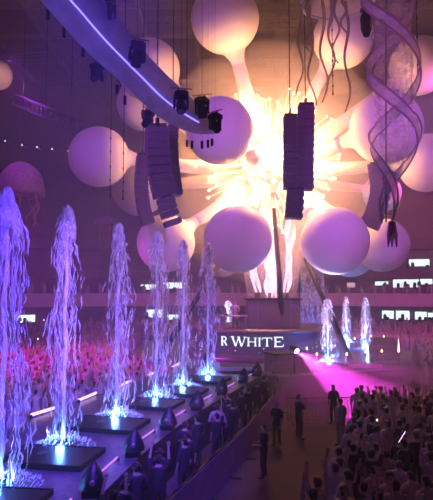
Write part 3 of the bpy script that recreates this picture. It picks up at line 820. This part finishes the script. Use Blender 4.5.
# dark pool slabs on the main stage in front of drum
for k, (px, py, w_, d_) in enumerate(((225, 367, 3.2, 1.8), (350, 365, 3.4, 1.2), (390, 361, 2.2, 1.2))):
    c = onz(px, py); c.z = DZ + .01
    o = thing('basin_plate', c, ['flat dark basin cover at the foot of the lettered drum', 'flat dark basin cover at the front right of the main stage', 'flat dark basin cover behind the front torches on the main stage'][k], 'basin')
    part(MB().box((0, 0, .08), (w_, d_, .16)), 'plate', M['basin'], o); part(MB().box((0, -d_ / 2, .1), (w_ + .1, .06, .2)), 'rim', M['fascia'], o)

# torches
TO = [(307, 361), (328, 360.5), (347, 370), (366, 367.5), (382, 366), (355, 349), (371, 346), (384, 346.5), (362, 344), (399, 366), (317, 370)]
TL = ['first from the left beside the small front fountain', 'right beside the front small fountain', 'front edge, left of three', 'front edge, middle of three', 'front edge, right of three', 'at the foot of the sloping mast', 'behind the right small fountain', 'beside the dark wedge loudspeaker', 'between the mast and the right small fountain', 'flaming at the outer right corner of the stage', 'front edge under the magenta beam']
for (px, py), l in zip(TO, TL):
    c = onz(px, py - (2 if py > 365 else 0)); c.z = DZ
    big = px == 399
    o = thing('stage_torch', c, 'small warm torch light, ' + l, 'torch', 'torch lights on the main stage')
    part(MB().tube([(0, 0, 0), (0, 0, .72)], .025, 6), 'post', M['steel'], o)
    part(MB().lathe([(.1, .7), (.12, .8), (.02, .68)], 10), 'cup', M['black'], o)
    part(MB().lathe([(.001, .78), (.05, .81), (.06, .86), (.03, .93 + .4 * big), (.001, .98 + .6 * big)], 10), 'flame_tip', M['torchlamp'], o)
# wedge loudspeaker at the right
c = onz(384, 352); c.z = DZ
o = thing('wedge_speaker', c, 'dark wedge loudspeaker stack at the right end of the main stage', 'speaker', rz=-.4)
part(MB().box((0, 0, .3), (2.0, 1.0, .6)), 'speaker_base', M['cab'], o); part(MB().box((0, .1, .85), (1.8, .9, .5), taper=.75), 'speaker_top', M['black'], o)
part(MB().box((0, -.51, .3), (1.8, .02, .45)), 'grille', M['grille'], o)

# equipment block and magenta beam light
c = Vector((3.9, 31.4, DZ))
o = thing('equipment_case', c, 'dark equipment block on the stage corner behind the magenta light', 'case', rz=.35)
part(MB().box((0, 0, .5), (2.2, 1.2, 1.0)), 'case_body', M['cab'], o); part(MB().box((0, 0, 1.04), (2.3, 1.3, .08)), 'case_lid', M['black'], o)
for sx_ in (-.8, .8): part(MB().box((sx_, -.62, .6), (.2, .05, .08)), 'handle', M['steel'], o)
ml = Vector((4.15, 30.1, DZ + .01)); src = ml + Vector((0, 0, 1.35)); dr = (Vector((7.6, 25, 0)) - src).normalized()
o = thing('beam_light', ml, 'black stage light on a post at the stage corner throwing a magenta beam', 'stage light')
part(MB().box((0, 0, .03), (.5, .4, .06)), 'base', M['black'], o)
part(MB().tube([(0, 0, .05), (0, 0, 1.05)], .05, 8), 'post', M['black'], o)
part(MB().box((-.23, 0, 1.25), (.05, .12, .4)).box((.23, 0, 1.25), (.05, .12, .4)).box((0, 0, 1.06), (.5, .12, .05)), 'yoke', M['black'], o)
hd = part(MB().tube([Vector((0, 0, 1.35)) + dr * t for t in (-.3, -.25, .1, .2)], [.1, .15, .19, .17], 16), 'head', M['black'], o)
part(MB().tube([Vector((0, 0, 1.35)) + dr * t for t in (.2, .23)], [.14, .12], 14), 'lens', M['maglens'], o)
for tx, ty, tz, pw, an in ((8.2, 25.6, 0, 36000, 34), (6.2, 25, 0, 30000, 9), (9.5, 27.4, 0, 40000, 9), (7.4, 24.6, 0, 26000, 7), (12, 29.6, 1.2, 26000, 9)):
    lamp('beam_spot', 'SPOT', src + dr * .3, pw, (1, .05, .8), (tx, ty, tz), size=.05, angle=an, blend=.6)

# barrier along the pit, in panels
def bar(y, z=0): return off(y, 3.95 + .02 * (y - 13), z)
BAR = [P(100, 556, 10.2), P(162, 498, 13.1), P(205, 460, 16.0), P(247, 422, 20.6), P(270, 398, 25.3), P(284, 381, 29.4)]
for q in BAR: q.z = 0
bl = smooth_path(BAR, 12)
for k in range(12):
    a, b_ = bl[k], bl[k + 1]; d = b_ - a; ln = d.length; rz = atan2(d.y, d.x)
    o = thing('crowd_barrier', a, 'cloth covered barrier panel beside the catwalk pit, ' + ['1st', '2nd', '3rd', '4th', '5th', '6th', '7th', '8th', '9th', '10th', '11th', '12th'][k] + ' from the near end', 'barrier', 'cloth covered pit barrier panels', rz)
    part(MB().box((ln / 2, 0, .56), (ln - .02, .1, 1.08)), 'cloth_panel', M['cloth'], o)
    part(MB().tube([(0, 0, 1.12), (ln, 0, 1.12)], .035, 6), 'rail', M['black'], o)
    part(MB().box((.1, 0, .02), (.08, .8, .04)), 'foot', M['black'], o)
# steel crowd railing in the dark right of the centre
for k in range(4):
    a = Vector((3.2 + k * 2.05, 25.6 + k * .15, 0))
    o = thing('steel_railing', a, 'dark steel crowd railing section below the magenta skirt, %s from the left' % ['first', 'second', 'third', 'last'][k], 'railing', 'steel crowd railings before the main stage')
    part(MB().tube([(0, 0, 1.1), (2, .14, 1.1)], .025, 6).tube([(0, 0, .15), (2, .14, .15)], .025, 6), 'rails', M['steel'], o)
    mb = MB()
    for j in range(15): mb.tube([(j / 7.05, j * .01, .15), (j / 7.05, j * .01, 1.1)], .012, 4)
    part(mb, 'bars', M['steel'], o)
    part(MB().box((.2, 0, .02), (.06, .6, .04)).box((1.8, .1, .02), (.06, .6, .04)), 'feet', M['black'], o)

# ================================================================== people
def skin_person(pose):
    """continuous skinned body; +y is the way the person faces"""
    J = {'pelvis': ((0, 0, .95), .14), 'waist': ((0, .0, 1.1), .125), 'chest': ((0, .0, 1.3), .15), 'neck0': ((0, -.01, 1.45), .075), 'neck': ((0, 0, 1.53), .055), 'headb': ((0, .02, 1.6), .085), 'head': ((0, .02, 1.68), .098), 'top': ((0, .0, 1.755), .06)}
    E = [('pelvis', 'waist'), ('waist', 'chest'), ('chest', 'neck0'), ('neck0', 'neck'), ('neck', 'headb'), ('headb', 'head'), ('head', 'top')]
    for s_, n in ((-1, 'l'), (1, 'r')):
        J['hip' + n] = ((s_ * .1, 0, .88), .095); J['knee' + n] = ((s_ * .12, .03, .5), .062); J['ank' + n] = ((s_ * .13, -.02, .09), .042); J['toe' + n] = ((s_ * .15, .16, .035), .035)
        J['sh' + n] = ((s_ * .19, -.01, 1.42), .062)
        E += [('pelvis', 'hip' + n), ('hip' + n, 'knee' + n), ('knee' + n, 'ank' + n), ('ank' + n, 'toe' + n), ('neck0', 'sh' + n)]
        el, wr = pose[0 if s_ < 0 else 1]
        J['el' + n] = ((s_ * el[0], el[1], el[2]), .043); J['wr' + n] = ((s_ * wr[0], wr[1], wr[2]), .03)
        v = (Vector(wr) - Vector(el)).normalized(); hp = Vector(wr) + v * .08
        J['ha' + n] = ((s_ * hp.x, hp.y, hp.z), .034)
        E += [('sh' + n, 'el' + n), ('el' + n, 'wr' + n), ('wr' + n, 'ha' + n)]
    names = list(J); me = bpy.data.meshes.new('person_skeleton')
    me.from_pydata([J[k][0] for k in names], [(names.index(a), names.index(b_)) for a, b_ in E], [])
    o = bpy.data.objects.new('tmp', me); COL.objects.link(o)
    m = o.modifiers.new('s', 'SKIN'); m.use_smooth_shade = True
    sv = me.skin_vertices[0].data
    for i, k in enumerate(names): sv[i].radius = (J[k][1],) * 2; sv[i].use_root = (k == 'pelvis')
    i = names.index('chest'); sv[i].radius = (.17, .12)
    sb = o.modifiers.new('b', 'SUBSURF'); sb.levels = 1; sb.render_levels = 1
    dg = bpy.context.evaluated_depsgraph_get(); dg.update(); ev = o.evaluated_get(dg); m2 = bpy.data.meshes.new_from_object(ev)
    V = [v.co.copy() for v in m2.vertices]; N = [v.normal.copy() for v in m2.vertices]; FC = [tuple(p.vertices) for p in m2.polygons]
    bpy.data.objects.remove(o)
    # fingers
    mb = MB(); mb.v = V[:]; 
    for f in FC: mb.face(f, True)
    for s_, n in ((-1, 'l'), (1, 'r')):
        hp = Vector(J['ha' + n][0]); wv = Vector(J['wr' + n][0]); v = (hp - wv).normalized(); sd = v.cross(Vector((0, 1, .2))).normalized()
        for k, (o_, ln) in enumerate(((-.03, .075), (-.01, .09), (.01, .085), (.03, .065))):
            b0 = hp + sd * o_; dv = (v + sd * o_ * 5).normalized(); mb.tube([b0, b0 + dv * ln * .6, b0 + dv * ln + Vector((0, .02, 0))], [.011, .010, .006], 4)
        b0 = wv + v * .03; dv = (v + sd * -1.1 * s_).normalized(); mb.tube([b0, b0 + dv * .05, b0 + dv * .075 + v * .02], [.012, .011, .006], 4)
    # nose and ears
    mb.tube([(0, .105, 1.69), (0, .135, 1.655)], [.008, .016], 4); mb.tube([(-.098, 0, 1.69), (-.1, .0, 1.65)], [.02, .012], 4); mb.tube([(.098, 0, 1.69), (.1, 0, 1.65)], [.02, .012], 4)
    arms = [(Vector(J['sh' + n][0]), Vector(J['el' + n][0])) for n in 'lr']; fore = [(Vector(J['el' + n][0]), Vector(J['ha' + n][0])) for n in 'lr']
    def dist(p, seg):
        a, b_ = seg; d = b_ - a; t = max(0, min(1, (p - a).dot(d) / d.length_squared)); return (p - a - d * t).length
    def region(p):
        df = min(dist(p, s_) for s_ in fore); da = min(dist(p, s_) for s_ in arms); torso = abs(p.x) < .2 and .9 < p.z < 1.46
        if df < .055 and df < da and not (abs(p.x) < .13 and abs(p.y) < .1): return 'skin'
        if p.z > 1.58 and abs(p.x) < .14 and min(df, da) > .07:
            return 'hair' if (p.z > 1.73 or p.y < -.01 - (1.70 - p.z) * .2) else 'skin'
        if p.z < .93 and abs(p.x) < .3 and min(df, da) > .05: return 'trousers' if p.z > .09 else 'shoe'
        if da < .1 or p.z < 1.49: return 'shirt'
        return 'skin'
    nb = len(V)
    reg_ = []
    for f in FC:
        c = Vector((0, 0, 0)); 
        for i in f: c += V[i]
        reg_.append(region(c / len(f)))
    extra = len(mb.f) - len(FC)
    def sub(which, infl):
        s2 = MB(); mp = {}
        for f, r_ in zip(FC, reg_):
            if r_ != which: continue
            g = []
            for i in f:
                if i not in mp: mp[i] = len(s2.v); s2.v.append(V[i] + N[i] * infl)
                g.append(mp[i])
            s2.face(tuple(g), True)
        return s2
    body = mb
    one = MB(); one.v = mb.v[:]; one.f = mb.f[:]; one.sm = mb.sm[:]
    idx = {'skin': 0, 'hair': 1, 'shirt': 2, 'trousers': 3, 'shoe': 3}
    one.mi = [idx[r_] for r_ in reg_] + [0] * extra
    return body, sub('shirt', .018), sub('trousers', .016), sub('hair', .022), sub('shoe', .012), one
POSES = {
 'arms raised': (((.24, .05, 1.68), (.2, .1, 1.93)), ((.26, .05, 1.66), (.24, .12, 1.92))),
 'arms down': (((.25, -.02, 1.14), (.24, .06, .9)), ((.25, -.02, 1.14), (.24, .06, .9))),
 'one arm raised': (((.25, -.02, 1.14), (.22, .08, .92)), ((.27, .08, 1.62), (.24, .12, 1.88))),
 'hands held up before the face': (((.24, .12, 1.24), (.1, .3, 1.5)), ((.24, .12, 1.24), (.1, .3, 1.5))),
 'arms bent at the sides': (((.28, -.04, 1.16), (.22, .2, 1.12)), ((.28, -.04, 1.16), (.22, .2, 1.12))),
}
PRO = {}; FAR = {}
for pn, ps in POSES.items():
    body, sh, tr, ha, sho, one = skin_person(ps)
    for cl in ('white', 'dark'):
        b = body.build('person', M['skin']); b.location = (0, 0, -50)
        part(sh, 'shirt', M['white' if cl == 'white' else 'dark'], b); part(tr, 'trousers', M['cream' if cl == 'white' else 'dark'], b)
        part(ha, 'hair', M['hair'], b); part(sho, 'shoes', M['dark'], b)
        PRO[pn, cl] = b
    fo = one.build('person', [M['skin'], M['hair'], M['white'], M['cream']]); fo.location = (0, 0, -50); FAR[pn] = fo
rp2 = random.Random(21)
taken = []
def person(x, y, pose, cl, rz, label, group=None, z=0, near=True, s=None):
    src_ = PRO[pose, cl] if near else FAR[pose]
    s = s or rp2.uniform(.94, 1.05)
    o = dup(src_, (x, y, z + .01), rz, label, scale=s); o['category'] = 'person'
    if group: o['group'] = group
    taken.append((x, y)); return o
def free(x, y, d=.52):
    return all((x - a) ** 2 + (y - b_) ** 2 > d * d for a, b_ in taken)
def g(px, py):   # ground point
    u, v = px - 216.5, 250 - py; d = Vector((u, F * cos(A) - v * sin(A), F * sin(A) + v * cos(A))); return Vector((0, 0, CZ)) + d * (-CZ / d.z)
# single figures
for px, py, pose, cl, rz, lab in (
    (264, 479, 'arms bent at the sides', 'dark', 1.2, 'person in dark clothes standing alone beside the cloth barrier'),
    (341, 446, 'arms down', 'white', .6, 'person in a white shirt standing at the steel railing'),
    (299, 440, 'hands held up before the face', 'dark', -1.2, 'person in dark clothes with hands raised to the face, standing left of the railing'),
    (334, 425, 'arms down', 'dark', .3, 'dark clothed person at the far end of the railing below the magenta skirt'),
    (277, 447, 'arms down', 'dark', 2.4, 'dark clothed guard standing behind the lone figure at the barrier')):
    q = g(px, py); person(q.x, q.y, pose, cl, rz, lab)
ORD = 'first second third fourth fifth sixth seventh eighth ninth tenth eleventh twelfth thirteenth fourteenth fifteenth sixteenth seventeenth eighteenth nineteenth twentieth twenty-first twenty-second twenty-third twenty-fourth twenty-fifth twenty-sixth twenty-seventh twenty-eighth twenty-ninth thirtieth'.split()
# people in the pit between catwalk and barrier
for k in range(22):
    y = 11.2 + k * .86; e = off(y, 2.5); bx_ = None
    for a, b_ in zip(bl, bl[1:]):
        if a.y <= y <= b_.y: bx_ = a.x + (b_.x - a.x) * (y - a.y) / (b_.y - a.y)
    if bx_ is None: continue
    x = e.x + .38 + (bx_ - e.x - .76) * rp2.uniform(.2, .8); npit = globals().get('npit', 0) + 1
    if free(x, y, .5): person(x, y, rp2.choices(list(POSES), [.4, 4, .7, .5, 2])[0], 'white' if k in (11, 17) else 'dark', rp2.uniform(-.5, .9), 'spectator in the narrow pit beside the catwalk, %s from the near end' % ORD[npit - 1], 'spectators in the pit beside the catwalk')
# floor crowd at the lower right
cnt = 0; tries = 0
DESC = {}
while cnt < 118 and tries < 6000:
    tries += 1
    y = 9.6 + 16.0 * rp2.random() ** 1.15; x = rp2.uniform(.7, 13)
    px = 216.5 + x * F / y
    if px > 470: continue
    lim = 4.3 - .0 * y if y > 19 else 1.2 + (y - 9.6) * .33
    if y > 16: lim = 3.6 + (y - 16) * .28
    if x < lim or y > 24.8: continue
    if not free(x, y, .56): continue
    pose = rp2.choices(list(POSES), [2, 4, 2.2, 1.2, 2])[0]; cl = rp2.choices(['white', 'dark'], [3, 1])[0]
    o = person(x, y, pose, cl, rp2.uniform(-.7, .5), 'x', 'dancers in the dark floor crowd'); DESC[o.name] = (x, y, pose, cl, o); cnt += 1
RB = [(0, 11, 'frontmost'), (11, 12.5, 'second'), (12.5, 14, 'third'), (14, 15.5, 'fourth'), (15.5, 17, 'fifth'), (17, 18.7, 'sixth'), (18.7, 20.5, 'seventh'), (20.5, 22.5, 'eighth'), (22.5, 30, 'rearmost')]
for lo, hi, nm in RB:
    row = sorted([v for v in DESC.values() if lo <= v[1] < hi], key=lambda v: v[0] / v[1])
    for k, (x, y, pose, cl, o) in enumerate(row):
        o['label'] = '%s dancer, %s, %s from left in the %s row of the dark crowd' % ('white-clad' if cl == 'white' else 'dark-clad', {'arms raised': 'arms raised', 'arms down': 'arms down', 'one arm raised': 'one arm up', 'hands held up before the face': 'hands at face', 'arms bent at the sides': 'arms bent'}[pose], ORD[min(k, 29)], nm)
LEFT = []; RIGHT = []
def rows(lst, text, n):
    lst.sort(key=lambda v: v[1]); q = math.ceil(len(lst) / n)
    for i in range(n):
        row = sorted(lst[i * q:(i + 1) * q], key=lambda v: v[0] / v[1])
        for k, v in enumerate(row): v[2]['label'] = text % (ORD[k], ORD[i])
# left floor crowd beyond the catwalk
cnt = 0; tries = 0
def inplat(x, y): return (-7.2 < x < 15 and 29 < y < 55 and x > -2.5 - (y - 31) * .55)
while cnt < 105 and tries < 6000:
    tries += 1
    y = 19 + 19 * rp2.random() ** .8; x = rp2.uniform(-17, 0)
    e = off(min(y, 33), -3.25)
    if x > e.x - .3 or inplat(x, y): continue
    if 216.5 + x * F / y < -12 or not free(x, y, .6): continue
    o = person(x, y, rp2.choice(list(POSES)), 'white', rp2.uniform(-1.4, .2), 'x', 'revellers beyond the catwalk fountains', near=False); cnt += 1; LEFT.append((x, y, o))
cnt = 0; tries = 0
while cnt < 48 and tries < 4000:
    tries += 1
    y = 31 + 15 * rp2.random(); x = rp2.uniform(11.5, 20)
    px = 216.5 + x * F / y
    if px > 440 or x < 12.2 + max(0, (y - 33) * .33) or not free(x, y, .6): continue
    o = person(x, y, rp2.choice(list(POSES)), 'white', rp2.uniform(-.2, 1.4), 'x', 'revellers right of the main stage', near=False); cnt += 1; RIGHT.append((x, y, o))
rows(LEFT, 'reveller in white beyond the catwalk, %s from left in the %s row back', 6)
rows(RIGHT, 'reveller in white right of the main stage, %s from left in the %s row', 3)
# performer on the drum
p = P(235, 322, 37.6)
person(p.x, p.y, 'arms bent at the sides', 'white', pi, 'performer in white standing on the drum above the letters', z=3.4, s=1.0)
o = thing('mixing_desk', (p.x - .1, p.y - .75, 3.4), 'magenta-lit mixing desk before the performer on the drum', 'mixing desk')
part(MB().box((0, 0, .85), (1.8, .6, .08)), 'desk_top', M['fascia'], o)
for sx_ in (-.8, .8): part(MB().box((sx_, 0, .4), (.07, .5, .8)), 'leg', M['steel'], o)
for sx_ in (-.5, .5): part(MB().lathe([(.16, .89), (.16, .94), (.001, .95)], 14, (sx_, 0, 0)), 'turntable', M['black'], o)
lamp('desk_light', 'SPOT', (p.x, p.y - 2.5, 8.5), 700, (1, .3, .8), p, size=.1, angle=45)
for pn, o in list(PRO.items()) + list(FAR.items()):
    for c in CH.get(o.name, []): bpy.data.objects.remove(c)
    bpy.data.objects.remove(o)
# a few phones / glow spots held up in the crowds, each a little thing in a hand is too small: glow sticks
for px, py, Y, m_ in ((386, 407, 22, 'spark'), (423, 420, 21, 'spark'), (402, 437, 16, 'maglens'), (377, 420, 19, 'spark'), (21, 322, 50, 'spark'), (38, 339, 44, 'spark'), (44, 320, 52, 'spark')):
    c = P(px, py, Y); o = thing('glow_stick' if m_ == 'maglens' else 'phone', c, ('thin magenta glow stick held up in the floor crowd' if m_ == 'maglens' else {386: 'lit phone held up behind the railing at the right', 423: 'lit phone at the right edge of the floor crowd', 377: 'faint phone light in the middle of the floor crowd', 21: 'tiny phone light at the far left of the stand', 38: 'tiny phone light low in the left stand, by the first fountain', 44: 'tiny phone light high in the left stand, before the second fountain'}[px]), 'light')
    if m_ == 'maglens': part(MB().tube([(-.1, 0, -.15), (.1, 0, .15)], .012, 6), 'glow_tube', M['pinkbar'], o)
    else:
        q = .06 if Y < 30 else .1
        part(MB().box((0, 0, 0), (q, .012, q * 1.4)), 'phone_body', M['black'], o); part(MB().box((0, -.008, 0), (q * .8, .006, q * 1.1)), 'phone_screen', M['spark'], o)

# distant crowd: uncountable mass of heads and shoulders
def mass(name, spots, m, lab):
    mb = MB(); rn = random.Random(9)
    for x, y, z in spots:
        h = rn.uniform(1.35, 1.8); wd = rn.uniform(.19, .26); a = rn.uniform(0, 3)
        mb.m = 0; mb.lathe([(wd * .6, 0), (wd * .8, h * .5), (wd, h * .8), (wd * .3, h * .87)], 6, (x, y, z), sx=1, sy=.6)
        mb.m = 1; mb.lathe([(.05, h * .86), (.11, h * .92), (.1, h * .99), (.001, h * 1.03)], 6, (x, y, z))
        if rn.random() < .25:
            sx_ = rn.choice((-1, 1)); mb.m = 1; mb.tube([(x + sx_ * wd * .9, y, z + h * .78), (x + sx_ * wd * 1.3, y, z + h * 1.18)], [.045, .03], 4)
    o = mb.build(name, [m, M['skin']]); tag(o, lab, 'crowd', kind='stuff'); return o
rn = random.Random(4)
sp = []
for _ in range(5200):
    x = rn.uniform(-34, 40); y = rn.uniform(19, 61)
    rr = sqrt(((x - BX) / SX) ** 2 + ((y - BY) / SY) ** 2)
    if rr > 25.7: continue
    if inplat(x, y) or abs(216.5 + x * F / y - 216) > 240: continue
    e = off(min(y, 33), -3.4)
    if x > 0 and (x < 12.4 + (y - 33) * .33 or y < 31) and y < 54: continue
    if x <= 0 and x > e.x - .5 and y < 34: continue
    if y < 36 and x < 0 and not all((x - a) ** 2 + (y - b_) ** 2 > .3 for a, b_ in taken): continue
    sp.append((x, y, 0))
mass('distant_crowd', sp, M['crowdw'], 'packed mass of tiny spectators on the arena floor behind the stage')
def tier(r, z, dz, rows, dens, rng=(R(10), R(170)), hs=.7):
    out = []
    for i in range(rows):
        rr = r + .35 + i * .8; zz = z + i * dz; n = int(dens * rr)
        for k in range(n):
            if rn.random() < .25: continue
            th = rng[0] + (rng[1] - rng[0]) * (k + rn.uniform(-.2, .2)) / n
            x = BX + rr * cos(th) * SX; y = BY + rr * sin(th) * SY
            if abs(x * F / y) < 245: out.append((x, y, zz - rn.uniform(.35, .75)))
    return out
mass('lower_stand_crowd', tier(26, .35, .1, 11, 4.4), M['crowdw'], 'rows of tiny spectators filling the lower stand behind the floor')
mass('upper_stand_crowd', tier(r0 + .2, 5.3, .1, 2, 2.6, hs=.62), M['crowdw'], 'sparse dim rows of spectators in the upper stand')

# lit suites
def ringpt(px, r):
    best = None
    for k in range(900):
        th = R(5) + R(170) * k / 899; x = BX + r * cos(th) * SX; y = BY + r * sin(th) * SY
        if y < 5: continue
        d = abs(216.5 + x * F / y - px)
        if best is None or d < best[0]: best = (d, x, y, th)
    return best[1:]
WI = [(382, 394, 310, 319, LOWTOP[0] - .15), (396, 410, 310, 320, LOWTOP[0] - .15), (415, 427, 311, 320, LOWTOP[0] - .15), (428, 433, 312, 319, LOWTOP[0] - .15),
      (12, 36, 314.5, 323, LOWTOP[0] - .15), (0, 8, 317, 323, LOWTOP[0] - .15), (145, 163, 309, 318, LOWTOP[0] - .15), (166, 178, 314, 320, LOWTOP[0] - .15),
      (375, 389, 281, 286, UPTOP[0] - .12), (393, 420, 279, 288, UPTOP[0] - .12), (409, 431, 259, 267, UPTOP[0] - .12), (420, 433, 278.5, 285, UPTOP[0] - .12),
      (162, 187, 282, 289, UPTOP[0] - .12), (140, 156, 284, 290, UPTOP[0] - .12)]
for k, (x0, x1, y0, y1, rr) in enumerate(WI):
    a = ringpt(x0, rr); b_ = ringpt(x1, rr); pa0 = P(x0, y1, a[1]); pa1 = P(x0, y0, a[1])
    d = Vector((b_[0] - a[0], b_[1] - a[1], 0)); inn = Vector((BX - a[0], BY - a[1], 0)).normalized() * .25
    pb0 = Vector((b_[0], b_[1], pa0.z)); pb1 = Vector((b_[0], b_[1], pa1.z)); n = 6
    fr = MB(); mb = MB(); q = [p_ + inn for p_ in (pa0, pb0, pb1, pa1)]
    mb.v = [v for v in q] ; mb.face((0, 1, 2, 3))
    for i in range(4): fr.tube([q[i], q[(i + 1) % 4]], .07, 4)
    nb_ = max(1, int(d.length / 1.6))
    for i in range(1, nb_): fr.tube([q[0] + (q[1] - q[0]) * i / nb_, q[3] + (q[2] - q[3]) * i / nb_], .05, 4)
    # silhouettes of guests before the glass
    for i in range(max(2, int(d.length / .7))):
        t = rn.random(); zb = q[0] + (q[1] - q[0]) * t + inn; hh = (q[3].z - q[0].z) * rn.uniform(.2, .75)
        fr.tube([zb - Vector((0, 0, .1)), zb + Vector((0, 0, hh * .8)), zb + Vector((0, 0, hh))], [.2, .2, .08], 6)
    root = tag(fr.build('window_%d' % (k + 1), M['dark']), kind='structure')
    part(mb, 'lit_pane', M['window'], root)
c = P(351, 285, 60); 
root = tag(MB().box(c + Vector((0, .1, 0)), (.95, .1, .62)).build('window_15', M['dark']), kind='structure'); part(MB().box(c, (.85, .06, .5)), 'lit_pane', M['pinkwindow'], root)
